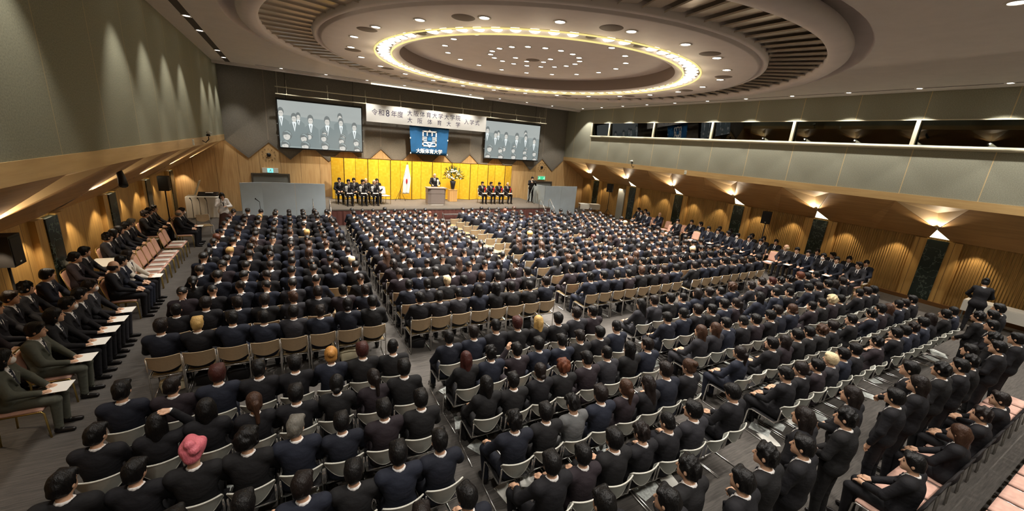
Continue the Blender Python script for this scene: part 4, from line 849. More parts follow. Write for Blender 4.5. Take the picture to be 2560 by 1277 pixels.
def padback():
    mb = MB(); nu, nv = 8, 10; S = []
    for sd_ in (0, 1):
        vs = []
        for j in range(nv+1):
            for i in range(nu+1):
                u, v = -1+2*i/nu, j/nv; rc = max(0, v-.75)/.25; k = max(abs(u), abs(2*v-1))**8; w_ = .205*(1-.10*rc*rc); vs.append((u*w_, -.235-.10*v+(.018 if sd_ == 0 else -.018)*(1-.8*k), .50+.42*v-.03*rc*u*u))
        S.append(vs)
    g = [(j*(nu+1)+i, j*(nu+1)+i+1, (j+1)*(nu+1)+i+1, (j+1)*(nu+1)+i) for j in range(nv) for i in range(nu)]; n = len(S[0])
    per = list(range(nu+1))+[j*(nu+1)+nu for j in range(1, nv+1)]+[nv*(nu+1)+i for i in range(nu-1, -1, -1)]+[j*(nu+1) for j in range(nv-1, 0, -1)]
    mb.add(S[0]+S[1], [f[::-1] for f in g]+[tuple(q+n for q in f) for f in g]+[(per[(i+1) % len(per)], per[(i+1) % len(per)]+n, per[i]+n, per[i]) for i in range(len(per))], 0, True); return mb
bf = MB()
for s in (-1, 1):
    x = s*.205; bf.tube([(x*.9, -.345, .90), (x, -.24, .5), (x, -.22, .44), (x, -.25, 0)], .013, 6); bf.tube([(x, -.22, .43), (x, .2, .43), (x, .225, .4), (x, .235, 0)], .013, 6)
bf.tube([(-.205, .2, .43), (.205, .2, .43)], .012, 6); bf.tube([(-.205, -.22, .43), (.205, -.22, .43)], .012, 6); bf.tube([(-.205*.9, -.345, .90), (-.1, -.36, .935), (.1, -.36, .935), (.205*.9, -.345, .90)], .012, 6)
bm = dict(backrest=padback().mesh('backrest', [MAT['pink']]), seat=seatpad(.485, .21, .225, .05).mesh('seat', [MAT['pinkd']]), frame=bf.mesh('frame', [MAT['goldtube']]))
kf = MB()
for s in (-1, 1):
    x = s*.205; kf.tube([(x, -.24, .5), (x, -.22, .44), (x, -.25, 0)], .013, 6); kf.tube([(x, -.22, .43), (x, .2, .43), (x, .225, .4), (x, .235, 0)], .013, 6)
kf.tube([(-.205, .2, .43), (.205, .2, .43)], .012, 6); kf.tube([(-.205, -.22, .43), (.205, -.22, .43)], .012, 6)
km = dict(bm); km['backrest'] = padback().mesh('backrest_dark', [M('shaded_upholstery', '#161213', .85)]); km['frame'] = kf.mesh('frame_dark', [MAT['chrome']])  # pink back pads coloured near black, with the shade of these rows painted in
wm = dict(bm); wm['backrest'] = padback().mesh('backrest_pale', [M('pale_upholstery', '#e6ddd0', .7)]); wm['seat'] = seatpad(.485, .21, .225, .05).mesh('seat_pale', [M('pale_seat', '#ddd3c4', .7)])
def chair(name, ms, x, y, rz, label, group, z=0, parts=True):
    if not parts: o = link(name, t_one, None, (x, y, z), rz); return tag(o, label, 'chair', group)
    t = empty(name, (x, y, z), rz, label, 'chair', group)
    for k, m in ms.items(): link(k, m, t)
    return t
# ------------------------------------------------------------------ figures
POSES = dict(
 sit=pose(), sitl=pose(yaw=20, hx=-.005), sitr=pose(yaw=-20), sitd=pose(pitch=-20, lean=.015), wide=pose(elL=(-.29, .04, .78), elR=(.29, .04, .78), wrL=(-.17, .27, .64), wrR=(.17, .27, .64), hdL=(.0, .95, -.2), hdR=(.0, .95, -.2), knL=(-.19, .34, .525), knR=(.19, .34, .525), anL=(-.17, .3, .1), anR=(.17, .3, .1)),
 slump=pose(lean=-.03, hy=.02, pitch=-8, knL=(-.13, .40, .50), knR=(.15, .38, .51), anL=(-.13, .45, .1), anR=(.16, .40, .1)), fem=pose(fem=True), femd=pose(fem=True, pitch=-12, yaw=8), lean=pose(lean=.07, pitch=-5),
 headhand=pose(fem=True, elR=(.30, .03, 1.05), wrR=(.13, -.03, 1.32), hdR=(-.9, -.1, .15)), earhand=pose(elL=(-.30, .0, 1.0), wrL=(-.15, .01, 1.20), hdL=(.25, .0, .95)),
 stl=pose(yaw=38, pitch=-3), stl0=pose(yaw=10, pitch=-4), str_=pose(yaw=-35, pitch=-3), str0=pose(yaw=20, pitch=-2), stm=pose(yaw=25, mask=True), strm=pose(yaw=5, mask=True), stfem=pose(yaw=28, fem=True, mask=True), stfem2=pose(yaw=20, fem=True),
 stand=pose(dz=.395, stand=True, elL=(-.26, -.11, .75), elR=(.26, -.11, .75), wrL=(-.25, -.04, .50), wrR=(.25, -.04, .50), hdL=(.05, .25, -.95), hdR=(-.05, .25, -.95), knL=(-.10, -.07, .49), knR=(.10, -.07, .49), anL=(-.11, -.11, .11), anR=(.11, -.11, .11)),
 standf=pose(dz=.395, stand=True, yaw=14, elL=(-.26, -.07, .76), elR=(.26, -.07, .76), wrL=(-.08, .12, .62), wrR=(.08, .12, .60), hdL=(.7, .4, -.5), hdR=(-.7, .4, -.5), knL=(-.10, -.07, .49), knR=(.10, -.07, .49), anL=(-.11, -.11, .11), anR=(.11, -.11, .11)),
 podium=pose(dz=.395, stand=True, pitch=-4, yaw=4, elL=(-.28, .0, .78), elR=(.28, .0, .78), wrL=(-.2, .2, .70), wrR=(.2, .2, .70), hdL=(.2, .9, -.2), hdR=(-.2, .9, -.2), knL=(-.10, -.07, .49), knR=(.10, -.07, .49), anL=(-.11, -.11, .11), anR=(.11, -.11, .11)),
 camera=pose(dz=.395, stand=True, mask=True, pitch=-6, elL=(-.26, .02, .80), elR=(.25, .05, .82), wrL=(-.12, .22, .98), wrR=(.12, .22, .95), hdL=(.3, .8, .4), hdR=(-.3, .8, .4), knL=(-.10, -.07, .49), knR=(.10, -.07, .49), anL=(-.11, -.11, .11), anR=(.11, -.11, .11)),
 mc=pose(dz=.36, fem=True, stand=True, skirt=True, pitch=-16, elL=(-.25, .02, .78), elR=(.25, .03, .80), wrL=(-.06, .2, .80), wrR=(.05, .14, 1.02), hdL=(.7, .5, .1), hdR=(-.3, .2, .8)),
 leanlady=pose(dz=.36, fem=True, stand=True, lean=.16, pitch=-30, elL=(-.25, .14, .78), elR=(.25, .14, .78), wrL=(-.14, .36, .66), wrR=(.14, .36, .66), hdL=(.2, .8, -.4), hdR=(-.2, .8, -.4), knL=(-.10, -.07, .47), knR=(.10, -.07, .47), anL=(-.11, -.11, .11), anR=(.11, -.11, .11)),
)
BODY = {}; HAIR = {}
BM = [MAT['skin'], MAT['shirt'], SUIT_M, MAT['shoe'], MAT['eye'], MAT['tie_k'], MAT['lip']]
def body(pn):
    if pn not in BODY:
        B, J, Cn, hc, Rm = figure(POSES[pn]); out = []
        for s, v, nm, ms, nz in ((B, .0085, 'person', BM, None), (J, .0115, 'jacket', [SUIT_M, SKIRT], (.002, 26)), (Cn, .0075, 'shirt_collar', [MAT['shirt']], None)):
            D, I, lo = s.field(v, nz); P, F, fm = nets(D, I, lo, v); out.append(npmesh(nm+'_'+pn, P, F, fm, ms))
        BODY[pn] = (out, Matrix.Translation(Vector(hc.tolist())) @ Matrix(Rm.tolist()).to_4x4())
    return BODY[pn]
def hair(kind):
    if kind not in HAIR:
        s, nz = hairsdf(kind); D, I, lo = s.field(.0065, nz); P, F, fm = nets(D, I, lo, .0065); HAIR[kind] = npmesh('hair_'+kind, P, F, fm*0, [HAIRC['turban'] if kind == 'turban' else HAIR_M])
    return HAIR[kind]
NP = [0]
def person(x, y, rz, pn, hk, hc, suit, label, group=None, z=0, sc=1, tie=None):
    (bme, jme, cme), HM = body(pn); NP[0] += 1; s = lin(SUITH[suit] if isinstance(suit, int) else suit)
    o = link('person', bme, None, (x, y, z), rz); o.scale = (sc,)*3; tag(o, label, 'person', group)
    o.color = lin(SUITH[0]) if s[0] > .4 else s
    j = link('jacket', jme, o); j.color = s; link('shirt_collar', cme, o)
    if hk: h = link('turban' if hk == 'turban' else 'hair', hair(hk), o); h.matrix_local = HM; h.color = lin(HAIRH[hc])
    return o
# seat grid: x of each column per block, chair-back y of each row
BLK = [(.77, .469), (5.0, .463), (9.68, .484), (13.98, .51)]
BN = ['leftmost', 'second', 'third', 'rightmost']
FROW = [-17.65, -16.8, -16.02, -15.25, -14.46, -13.68, -12.9, -12.1, -11.32, -10.52, -9.75, -8.9, -8.05, -7.25]
RROW = [-19.52, -20.28, -21.05, -21.90, -22.68]
def pick_hair():
    r = random.random()
    if r < .58: return random.choice(('short', 'short', 'spiky', 'bowl', 'bowl', 'side')), random.choice(('black', 'black', 'black', 'black', 'black', 'dark', 'dark'))
    if r < .70: return 'buzz', 'black'
    if r < .94: return random.choice(('long', 'tail', 'lowbun', 'bun', 'bob')), random.choice(('black', 'black', 'dark', 'dark', 'brown'))
    return random.choice(('short', 'curly', 'bowl')), random.choice(('brown', 'red', 'auburn', 'blond', 'pale', 'brown'))
def pick_pose(hk):
    if hk in ('long', 'tail', 'lowbun', 'bun', 'bob'): return random.choice(('fem', 'fem', 'femd'))
    return random.choice(('sit', 'sit', 'sitl', 'sitl', 'sitr', 'sitd', 'wide', 'wide', 'slump', 'lean'))
def pick_suit(): return random.choice((0, 0, 1, 1, 2, 3, 4, 4, 5, 5))
SPEC = {  # (block,row,seat) in the rear rows: hair, colour, suit, pose
 (0,0,0): ('short','black',4,'sit'), (0,0,1): ('short','dark',3,'sitr'), (0,0,2): ('bowl','red',1,'sit'), (0,0,3): ('short','black',0,'sit'), (0,0,4): ('bowl','black',0,'sitl'), (0,0,5): ('bun','orange',1,'fem'), (0,0,6): ('bowl','red',5,'sit'), (0,0,7): ('buzz','black',5,'sitr'),
 (0,1,0): ('short','black',0,'sitr'), (0,1,1): ('long','black',0,'headhand'), (0,1,2): ('bob','black',0,'fem'), (0,1,3): ('tail','brown',0,'femd'), (0,1,4): ('bowl','black',0,'sit'), (0,1,5): ('lowbun','black',5,'fem'), (0,1,6): ('tail','dark',3,'femd'), (0,1,7): ('bowl','black',5,'sit'),
 (0,2,0): ('short','black',5,'sitr'), (0,2,1): ('side','black',0,'sitr'), (0,2,2): ('turban','turban',5,'sit'), (0,2,3): ('curly','black',5,'sitr'), (0,2,4): ('short','grey',1,'sitr'), (0,2,5): ('bowl','black',4,'sit'), (0,2,6): ('bowl','black',3,'sit'), (0,2,7): ('bowl','black',5,'sit'),
 (0,3,4): ('bowl','dark',1,'sitr'), (0,3,5): ('bowl','black',5,'sit'), (0,3,6): ('bowl','black',1,'sit'), (0,3,7): ('short','black',4,'wide'), (0,4,7): ('bowl','black',4,'sitl'),
 (1,0,0): ('short','black',4,'sit'), (1,0,1): ('side','dark',1,'sit'), (1,0,3): ('bowl','red',5,'sit'), (1,0,4): ('long','blond',5,'fem'), (1,0,5): ('bowl','black',5,'sit'), (1,0,6): ('short','dark',2,'sit'), (1,0,7): ('short','black',3,'sitl'),
 (1,1,0): ('long','red',5,'fem'), (1,1,1): ('spiky','black',1,'sit'), (1,1,2): ('short','black',3,'earhand'), (1,1,3): ('bowl','black',1,'sit'), (1,2,0): ('long','black',5,'fem'), (1,2,1): ('short','black',5,'sit'), (1,2,3): ('curly','auburn',5,'sit'), (1,2,6): ('long','black',5,'fem'),
 (1,3,0): ('spiky','black',4,'wide'), (1,3,1): ('bowl','black',5,'sit'), (1,3,2): ('spiky','black',SUITX['grey'],'sitd'), (1,3,4): ('tail','brown',3,'fem'), (1,4,0): ('bowl','black',0,'wide'), (1,4,1): ('bowl','black',3,'wide'), (1,4,2): ('bowl','black',5,'sit'),
 (2,0,0): ('long','black',2,'femd'), (2,2,0): ('long','brown',2,'fem'), (2,2,1): ('long','brown',2,'fem'), (2,4,3): ('bowl','pale',2,'sit'), (2,3,6): ('curly','brown',5,'sit'),
}
EMPTY = {(2, 3, 1), (2, 4, 6), (3, 1, 2), (3, 2, 4), (3, 4, 5), (2, 1, 6), (1, 4, 6), (3, 3, 1)}
SN = {0: 'black', 1: 'navy', 2: 'charcoal', 3: 'plum', 4: 'midnight', 5: 'black'}
seats_papers = []
for b in range(4):
    for r_, yb in enumerate(RROW):
        for s in range(8):
            x = BLK[b][0]+BLK[b][1]*s; y = yb+.27
            lab = '%s seat from left, %s row, %s rear block' % (ORD[s], ORD[r_], BN[b])
            chair('conference_chair', gm, x+random.uniform(-.012, .012), y+random.uniform(-.02, .02), R(random.uniform(-3, 3)), 'grey-backed chair with chrome frame, '+lab, 'grey chairs of the rear blocks')
            if (b, r_, s) in EMPTY: continue
            sp = SPEC.get((b, r_, s))
            if sp: hk, hc, su, pn = sp
            else: hk, hc = pick_hair(); su = pick_suit(); pn = pick_pose(hk)
            what = 'person in pink turban and black suit, ' if hk == 'turban' else 'person in grey suit, ' if not isinstance(su, int) else 'person in %s suit, ' % SN[su]
            person(x+random.uniform(-.02, .02), y-.03+random.uniform(-.02, .02), R(random.uniform(-5, 5)), pn, hk, hc, su, what+lab, 'people seated in the rear blocks', 0, random.uniform(.97, 1.04), MAT['tie_k'])
            if random.random() < .6: seats_papers.append((x, y, b, r_, s))
# front blocks: the two last rows of people and nine last rows of chairs one by one, the rest as one crowd
crowd = []; chairs_far = []
for b in range(4):
    for k, yb in enumerate(FROW):
        if b == 3 and k > 12: continue
        for s in range(8):
            x = BLK[b][0]+BLK[b][1]*s; y = yb+.27
            lab = '%s seat from left, %s row from back, %s front block' % (ORD[s], ORD[k], BN[b])
            if k < 9: chair('stacking_chair', tm, x+random.uniform(-.01, .01), y, R(random.uniform(-2, 2)), 'tan stacking chair, '+lab, 'tan chairs of the front blocks', 0, k < 2)
            else: chairs_far.append((x, y))
            if (b == 2 and s == 0 and k >= 6) or (k >= 2 and random.random() < .02): continue
            hk, hc = pick_hair(); su = pick_suit()
            if (b, k, s) == (0, 0, 1): hk, hc, su = 'short', 'blond', 0
            if (b, k, s) == (1, 1, 2): hk, hc = 'short', 'pale'
            if (b, k, s) in ((0, 0, 7), (1, 0, 6)): hk, hc = 'bowl', 'black'
            if k < 2: person(x+random.uniform(-.02, .02), y-.03, R(random.uniform(-5, 5)), pick_pose(hk), hk, hc, su, 'person in %s suit, ' % SN[su]+lab, 'people seated in the front blocks', 0, random.uniform(.97, 1.04), MAT['tie_k'])
            else: crowd.append((x+random.uniform(-.025, .025), y-.03+random.uniform(-.03, .03), R(random.uniform(-8, 8)), hk, hc, su, random.uniform(.96, 1.05)))
mats = [MAT['skin'], MAT['shirt'], MAT['shoe'], MAT['eye'], MAT['tie_k'], MAT['lip']]+SUITS+list(HAIRC.values()); HI = {k: 12+i for i, k in enumerate(HAIRC)}
TPL = {}
def template(pn, hk, vx):
    if (pn, hk, vx) in TPL: return TPL[(pn, hk, vx)]
    B, J, Cn, hc, Rm = figure(POSES[pn]); hs, nz = hairsdf(hk); S = SDF()
    for p in hs.p:
        if p[0] == 'c': S.p.append(('c', hc+Rm @ p[1], hc+Rm @ p[2])+p[3:6]+(9,)+p[7:])
        else: S.p.append((p[0], hc+Rm @ p[1], p[2], Rm, None, p[5], 9, None, p[8]))
    for p in J.p: S.p.append(p[:6]+(7,)+p[7:])
    for p in B.p: S.p.append(p[:5]+(min(p[5], .02),)+p[6:])
    for p in Cn.p: S.p.append(p[:3]+(.013, .013, .004, 8)+p[7:])
    D, I, lo = S.field(vx); P, F, fm = nets(D, I, lo, vx); TPL[(pn, hk, vx)] = (P, F, fm); return TPL[(pn, hk, vx)]
PP, FF, MM = [], [], []; off = 0
for x, y, rz, hk, hc, su, sc in crowd:
    pn = random.choice(('fem', 'femd') if hk in ('long', 'tail', 'lowbun', 'bun', 'bob') else ('sit', 'sitl', 'sitr', 'sitd', 'wide')); P, F, fm = template(pn, hk, .021 if y < -13.6 else .028)
    c, s = math.cos(rz)*sc, math.sin(rz)*sc; Q = np.empty_like(P); Q[:, 0] = P[:, 0]*c-P[:, 1]*s+x; Q[:, 1] = P[:, 0]*s+P[:, 1]*c+y; Q[:, 2] = P[:, 2]*sc
    lut = np.array([0, 1, 6+su, 2, 3, 4, 5, 6+su, 1, HI[hc]]); PP.append(Q); FF.append(F+off); MM.append(lut[fm]); off += len(P)
o = link('seated_crowd', npmesh('seated_crowd', np.concatenate(PP), np.concatenate(FF), np.concatenate(MM), mats)); tag(o, 'dense crowd of people in dark suits filling the front rows before the stage', 'crowd', None, 'stuff')
tv = np.array(t_one.vertices[0].co); nv = len(t_one.vertices); tv = np.empty(nv*3, np.float32); t_one.vertices.foreach_get('co', tv); tv = tv.reshape(-1, 3)
vs = []; fs = []; ms = []; tp = [tuple(p.vertices) for p in t_one.polygons]; tmi = [p.material_index for p in t_one.polygons]
for i, (x, y) in enumerate(chairs_far):
    vs += (tv+np.array((x, y, 0), np.float32)).tolist(); fs += [tuple(q+i*nv for q in f) for f in tp]; ms += tmi
me = bpy.data.meshes.new('distant_chair_rows'); me.from_pydata(vs, [], fs); [me.materials.append(m) for m in t_one.materials]; me.polygons.foreach_set('material_index', ms); me.update()
tag(link('chair_crowd', me), 'rows of tan stacking chairs under the crowd nearest the stage', 'chairs', None, 'stuff')
# ------------------------------------------------------------------ staff along the walls
def sheet(x, y, z, rz, label, group, tilt=0, m='paper', w_=.22, d=.31, pile=1):
    mb = MB(); mb.box((0, 0, 0), (w_, d, .004*pile), 0); mb.box((.02, .015, .004*pile), (w_*.9, d*.9, .002), 0)
    o = build(mb, 'program_sheet', MAT[m], None, (x, y, z), rz); o.rotation_euler = (tilt, 0, rz); tag(o, label, 'paper', group); return o
random.seed(11)
X1, X2 = -.70, -1.62
LF = [(-17.9, 'stfem', 'bob', 'black', SUITX['pinkj'], 1), (-17.03, 'stl0', 'side', 'black', SUITX['pinkj'], 1), (-16.45, 'stfem2', 'bob', 'black', 0, 1), (-15.95, 'stm', 'short', 'black', 0, 1), (-15.48, 'stl', 'short', 'black', 0, 1), (-15.02, 'stm', 'short', 'dark', 2, 1), (-13.72, 'stl', 'fringe', 'black', 0, 0), (-13.25, 'stl', 'short', 'black', 1, 0), (-12.78, 'stfem2', 'bob', 'dark', SUITX['white'], 1), (-7.25, 'stl', 'fringe', 'grey', 0, 0), (-6.78, 'stm', 'short', 'dark', 0, 1)]
for i, (y, pn, hk, hc, su, pap) in enumerate(LF):
    nm = 'green-grey' if su is SUITX['pinkj'] else 'white' if su is SUITX['white'] else SN[su] if isinstance(su, int) else 'dark'
    lab = 'person in %s jacket, %s of the front staff row by the left wall' % (nm, orn(i))
    person(X1-.04, y, R(-90), pn, hk, hc, su, lab, 'staff seated by the left wall', 0, 1.02, random.choice((MAT['tie_k'], MAT['tie_g'], MAT['tie_b'], MAT['tie_p'])))
    chair('banquet_chair', bm, X1, y, R(-90), 'pink banquet chair under the %s person of the front left staff row' % orn(i), 'banquet chairs by the left wall')
    if pap: sheet(X1+.34, y+.03, .655, R(-90), 'white paper on the lap of the %s person, front left staff row' % orn(i), 'papers held by the left staff', 0, 'paper', .3, .24)
for i in range(8):
    y = -12.1+.47*i if i < 6 else -11.9+.47*i+.12
    chair('banquet_chair', bm, X1, y, R(-90), 'empty pink banquet chair, %s counted towards the stage, by the left wall' % orn(i), 'empty banquet chairs by the left wall')
    sheet(X1+.02, y, .492, R(-90), 'white papers on the %s empty pink chair by the left wall' % orn(i), 'papers on empty chairs', 0, 'paper', .24, .34, 2)
LB = [-18.3, -17.5, -16.95, -16.4, -15.85, -15.35, -14.85, -14.05, -13.55, -12.75, -12.25, -10.75, -10.3, -9.85, -9.25, -8.75, -7.3, -6.8, -6.2]
for i, y in enumerate(LB):
    fem = i in (9, 12, 13, 14); hk = random.choice(('bob', 'lowbun', 'bob')) if fem else random.choice(('short', 'side', 'short', 'spiky')); su = 2 if i in (4, 11, 15) else random.choice((0, 0, 4, 3))
    if i not in (1, 8): person(X2-.04, y, R(-90), 'stfem2' if fem and i % 2 else random.choice(('stl', 'stl0', 'stl')), hk, random.choice(('black', 'black', 'dark')) if i != 15 else 'grey', su, 'person in %s suit, %s of the rear staff row by the left wall' % (SN[su], orn(i)), 'staff seated by the left wall', 0, 1.02, random.choice((MAT['tie_k'], MAT['tie_g'], MAT['tie_b'], MAT['tie_p'])))
    chair('banquet_chair', bm, X2, y, R(-90), 'pink banquet chair, %s of the rear row by the left wall' % orn(i), 'banquet chairs by the left wall')
    if i % 3 == 0: sheet(X2+.34, y, .655, R(-90), 'white paper at the %s place of the rear left staff row' % orn(i), 'papers held by the left staff', 0, 'paper', .21, .29)
XR1, XR2 = 20.62, 21.5
RF = [-19.3, -18.6, -18.15, -17.62, -17.2, -16.78, -16.3, -15.72, -15.2, -14.65, -14.2, -13.65, -13.15, -12.4, -11.3, -10.8, -9.2, -8.7]
for i, y in enumerate(RF):
    hk, hc = ('fringe', 'pale') if i == 5 else (random.choice(('short', 'side', 'short', 'spiky')), 'black'); pn = random.choice(('str0', 'str_', 'str0')) if i not in (2, 9) else 'strm'; su = 2 if i in (0, 5) else random.choice((0, 4, 0, 1))
    chair('banquet_chair', bm, XR1, y, R(90), 'pink banquet chair, %s of the front row by the right wall' % orn(i), 'banquet chairs by the right wall')
    if i in (6, 13, 15): sheet(XR1, y, .495, R(90), 'white paper on the empty chair, %s of the front right row' % orn(i), 'papers on empty chairs', 0, 'paper', .24, .33); continue
    person(XR1+.04, y, R(90), pn, hk, hc, su, 'person in %s suit, %s of the front staff row by the right wall' % (SN[su], orn(i)), 'staff seated by the right wall', 0, 1.02, random.choice((MAT['tie_k'], MAT['tie_g'], MAT['tie_b'])))
    if i in (1, 2, 4, 8, 11): sheet(XR1-.34, y, .655, R(90), 'white paper at the %s place of the front right staff row' % orn(i), 'papers held by the right staff', 0, 'paper', .21, .29)
RB = [-19.25, -18.5, -18.3, -17.78, -17.1, -16.05, -15.6, -15.0, -14.3, -13.95, -13.1, -12.9, -12.2, -11.7, -11.1, -10.3, -9.7, -8.9, -8.2, -7.7, -7.2]
RB = [-19.2+.55*i for i in range(22)]
for i, y in enumerate(RB):
    chair('banquet_chair', wm if i < 3 else bm, XR2, y, R(90), '%s banquet chair, %s of the rear row by the right wall' % ('pale' if i < 3 else 'pink', orn(i)), 'banquet chairs by the right wall')
    if i in (4, 5, 9, 12, 15, 16, 17, 19): continue
    su = random.choice((0, 4, 0, 1)); hk, hc = ('fringe', 'pale') if i == 18 else (random.choice(('short', 'side', 'spiky', 'lowbun')), 'black')
    person(XR2+.04, y, R(90), random.choice(('str0', 'str_')) if i != 8 else 'strm', hk, hc, su, 'person in %s suit, %s of the rear staff row by the right wall' % (SN[su], orn(i)), 'staff seated by the right wall', 0, 1.0, MAT['tie_k'])
# ------------------------------------------------------------------ standing people and the last rows of pink seats
STD = [(4.92, -23.4, 0), (5.45, -23.62, 0), (5.95, -23.45, 1), (6.35, -23.75, 0), (6.85, -23.68, 1), (7.45, -23.75, 0), (7.95, -23.5, 2), (8.5, -23.72, 1), (9.2, -23.5, 2), (9.86, -23.76, 0), (10.45, -23.8, 2), (11.0, -23.55, 0), (11.5, -23.78, 1), (12.1, -23.85, 0), (12.65, -23.85, 1), (13.3, -23.7, 0), (13.95, -23.9, 0), (14.4, -23.75, 1), (14.95, -23.95, 0), (15.6, -23.5, 0), (16.1, -23.2, 1), (16.65, -23.3, 0), (17.25, -23.26, 0)]
for i, (x, y, v) in enumerate(STD):
    hk = ('short', 'spiky', 'long')[v] if i != 9 else 'side'; su = (0, 5, 0)[v]
    person(x, y+.08, R(random.uniform(-6, 6)), 'standf' if i % 3 else 'stand', hk, 'dark' if v == 2 else 'black', su, 'person in black suit standing in the last standing line, %s from the left' % orn(i), 'people standing behind the rear blocks', 0, random.uniform(.97, 1.03))
for j, (y0, xs) in enumerate(((-24.18, [9.05+.478*i for i in range(13)]), (-25.02, [10.1+.478*i for i in range(9)]))):
    for i, x in enumerate(xs):
        chair('banquet_chair', km, x, y0, 0, 'pink-seated chair, %s from left, %s row behind the standing people' % (orn(i), ('front', 'rear')[j]), 'pink chairs behind the standing people')
for i, (x, y, hk, hc) in enumerate(((9.07, -24.2, 'short', 'black'), (10.48, -24.25, 'long', 'brown'), (11.45, -24.25, 'spiky', 'dark'), (12.4, -24.25, 'short', 'dark'))):
    person(x, y, 0, ('sitl', 'fem', 'sitl', 'sitl')[i], hk, hc, 0, 'person in black suit seated on the last pink chairs, %s from the left' % orn(i), 'people on the last pink chairs', 0, 1.0)
person(20.9, -22.3, R(-75), 'leanlady', 'bun', 'black', 0, 'person in black suit leaning over the white table by the right wall')
# ------------------------------------------------------------------ on the stage
random.seed(5)
def rosette(x, y, z, rz, col, label, group):
    t = empty('rosette', (x, y, z), rz, label, 'rosette', group); mb = MB()
    for k in range(9): a = 2*PI*k/9; mb.ell((math.cos(a)*.035, 0, math.sin(a)*.035), (.03, .012, .03), 6, 4)
    build(mb, 'bloom', MAT[col], t); mb = MB()
    for s in (-1, 1): mb.box((s*.022, .002, -.13), (.03, .006, .2), 0, Matrix.Rotation(R(5*s), 3, 'Y'))
    build(mb, 'ribbon', MAT['whitep' if col != 'red' else 'red'], t); t.scale = (1.15,)*3
for i, (x, y, hk, hc) in enumerate(((5.05, -2.35, 'short', 'black'), (5.78, -2.3, 'side', 'black'), (6.4, -2.3, 'fringe', 'grey'), (6.98, -2.3, 'bob', 'black'))):
    chair('banquet_chair', wm, x, y, R(180), 'pale banquet chair, %s of the rear stage row on the left' % orn(i), 'pale chairs on the stage', ZS)
    person(x, y+.04, R(180), 'sit' if i != 3 else 'fem', hk, hc, 0, 'person in black suit, %s of the rear row seated on the left of the stage' % orn(i), 'people seated on the left of the stage', ZS, 1, MAT['tie_g'])
for i, (x, y, hk, hc) in enumerate(((5.42, -3.02, 'short', 'black'), (6.12, -3.0, 'short', 'dark'), (6.72, -2.95, 'fringe', 'grey'))):
    chair('banquet_chair', wm, x, y, R(180), 'pale banquet chair, %s of the front stage row on the left' % orn(i), 'pale chairs on the stage', ZS)
    person(x, y+.04, R(180), 'sitl' if i else 'sit', hk, hc, 0, 'person with white rosette, %s of the front row seated on the left of the stage' % orn(i), 'people seated on the left of the stage', ZS, 1, MAT['tie_g'])
    rosette(x-.12, y-.02, ZS+.93, R(180), 'whitep', 'white ribbon rosette on the %s front person, left of the stage' % orn(i), 'white rosettes'); sheet(x, y-.32, ZS+.655, 0, 'white paper on the lap of the %s front person, left of the stage' % orn(i), 'papers on the stage', 0, 'paper', .28, .2)
chair('banquet_chair', wm, 7.32, -2.6, R(200), 'empty pale banquet chair left of the flag on the stage', 'pale chairs on the stage', ZS)
for i, x in enumerate((13.3, 13.9, 14.48, 15.1)):
    chair('banquet_chair', wm, x, -2.5, R(180), 'pale banquet chair, %s of the row on the right of the stage' % orn(i), 'pale chairs on the stage', ZS)
    person(x, -2.46, R(180), ('sit', 'sitl', 'sitd', 'sit')[i], ('short', 'short', 'short', 'fringe')[i], ('black', 'dark', 'black', 'grey')[i], 0, 'person with red rosette, %s from left on the right of the stage' % orn(i), 'people seated on the right of the stage', ZS, 1, MAT['tie_g'])
    rosette(x+.12, -2.52-.08, ZS+.93, R(180), 'red', 'red ribbon rosette on the %s person, right of the stage' % orn(i), 'red rosettes'); sheet(x, -2.80, ZS+.655, 0, 'white paper on the lap of the %s person, right of the stage' % orn(i), 'papers on the stage', 0, 'paper', .28, .2)
person(10.22, -2.42, R(176), 'podium', 'fringe', 'grey', 0, 'person in black suit with white rosette speaking at the lectern', None, ZS, 1, MAT['tie_g']); rosette(10.36, -2.56, ZS+1.33, R(180), 'whitep', 'white ribbon rosette on the person at the lectern', 'white rosettes')
person(17.0, -2.3, R(165), 'camera', 'short', 'black', 0, 'person in black suit and mask filming at the right edge of the stage', None, ZS, 1)
t = empty('video_camera', (16.95, -2.62, ZS+1.30), R(165), 'black video camera on tripod at the right edge of the stage', 'camera'); mb = MB(); mb.box((0, .05, .1), (.13, .34, .17)); build(mb, 'body', MAT['blackp'], t); mb = MB(); mb.tube([(0, .22, .1), (0, .36, .1)], [.05, .06], 14); build(mb, 'lens', MAT['blackm'], t); mb = MB(); mb.box((-.09, .02, .2), (.05, .16, .06)); build(mb, 'viewfinder', MAT['blackm'], t)
t = empty('tripod', (16.95, -2.62, ZS), R(165), 'tall tripod under the video camera at the right stage edge', 'tripod')
for a in (90, 210, 330): mb = MB(); mb.tube([(0, 0, 1.22), (math.cos(R(a))*.38, math.sin(R(a))*.38, .01)], .018, 6); build(mb, 'leg', MAT['grey'], t)
mb = MB(); mb.tube([(0, 0, .9), (0, 0, 1.31)], .022, 8); build(mb, 'column', MAT['blackm'], t); mb = MB(); mb.tube([(0, 0, 1.28), (.05, -.38, 1.12)], .011, 6); build(mb, 'pan_handle', MAT['blackm'], t)
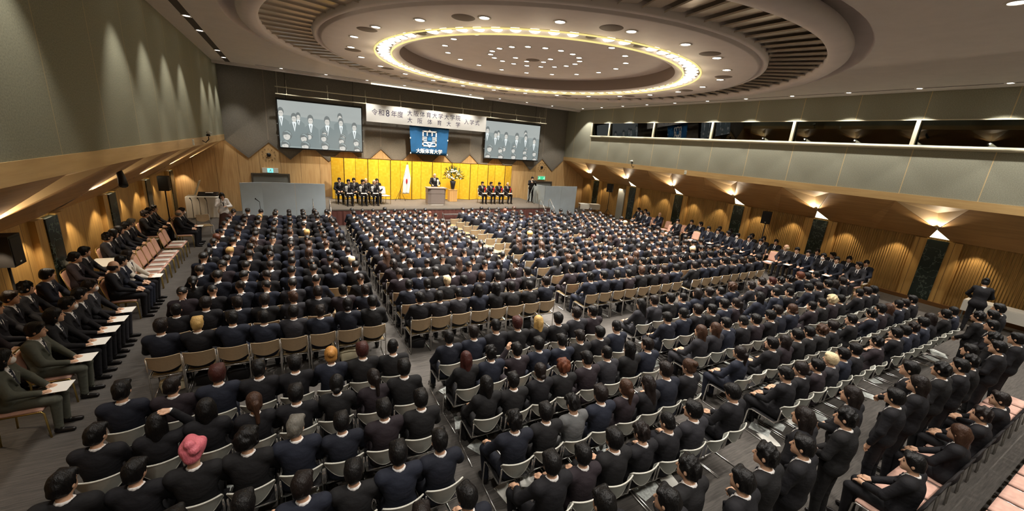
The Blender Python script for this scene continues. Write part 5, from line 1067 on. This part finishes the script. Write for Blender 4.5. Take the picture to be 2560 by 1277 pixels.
person(.28, -5.25, R(200), 'mc', 'bob', 'dark', SUITX['blouse'], 'person in white blouse and long brown skirt holding a microphone, left front', None, 0, 1.0)
t = empty('microphone', (.23, -5.43, 1.32), R(200), 'black hand microphone held by the person in white blouse', 'microphone'); mb = MB(); mb.tube([(0, 0, 0), (0, .02, .16)], .013, 8); build(mb, 'handle', MAT['blackm'], t); mb = MB(); mb.ell((0, .024, .18), (.024, .024, .03)); build(mb, 'head', MAT['blackm'], t)
chair('stacking_chair', tm, -.35, -5.6, R(200), 'tan stacking chair standing beside the person in white blouse', 'tan chairs of the front blocks')
# ------------------------------------------------------------------ papers and bags under the chairs
random.seed(21); k = 0
for (x, y, b, r_, s) in seats_papers:
    for o_ in ([0] if random.random() < .6 else [0, 1]):
        sheet(x+random.uniform(-.08, .1)+o_*.08, y+random.uniform(-.22, .1)+o_*.05, .008+.006*o_, R(random.uniform(-30, 30)), 'grey printed brochure on the floor%s under %s seat, %s row, %s rear block' % (' topmost' if o_ else '', ORD[s], ORD[r_], BN[b]), 'brochures under the rear chairs', 0, random.choice(('brochure', 'brochure', 'paper')), .22, .31)
def bag(x, y, rz, m, label):
    t = empty('bag', (x, y, 0), rz, label, 'bag', 'bags under the chairs'); s = SDF(); s.ell((0, 0, .13), (.19, .10, .13), .03); s.box((0, 0, .1), (.16, .07, .09), .04); D, I, lo = s.field(.014, (.004, 30)); P, F, fm = nets(D, I, lo, .014); link('body', npmesh('bag', P, F, fm*0, [MAT[m]]), t)
    mb = MB(); mb.tube([(-.07, 0, .24), (-.06, 0, .31), (.06, 0, .31), (.07, 0, .24)], .01, 6); build(mb, 'handle', MAT[m], t)
for b in range(4):
    for s in range(8):
        if random.random() < .45:
            x = BLK[b][0]+BLK[b][1]*s; bag(x, FROW[0]+.28, R(random.uniform(-20, 20)), 'bag' if random.random() < .75 else 'bagc', 'bag under the %s seat, last front row, %s block' % (ORD[s], BN[b]))
print('PEOPLE', NP[0], 'crowd', len(crowd), 'templates', len(TPL), 'crowd verts', off)
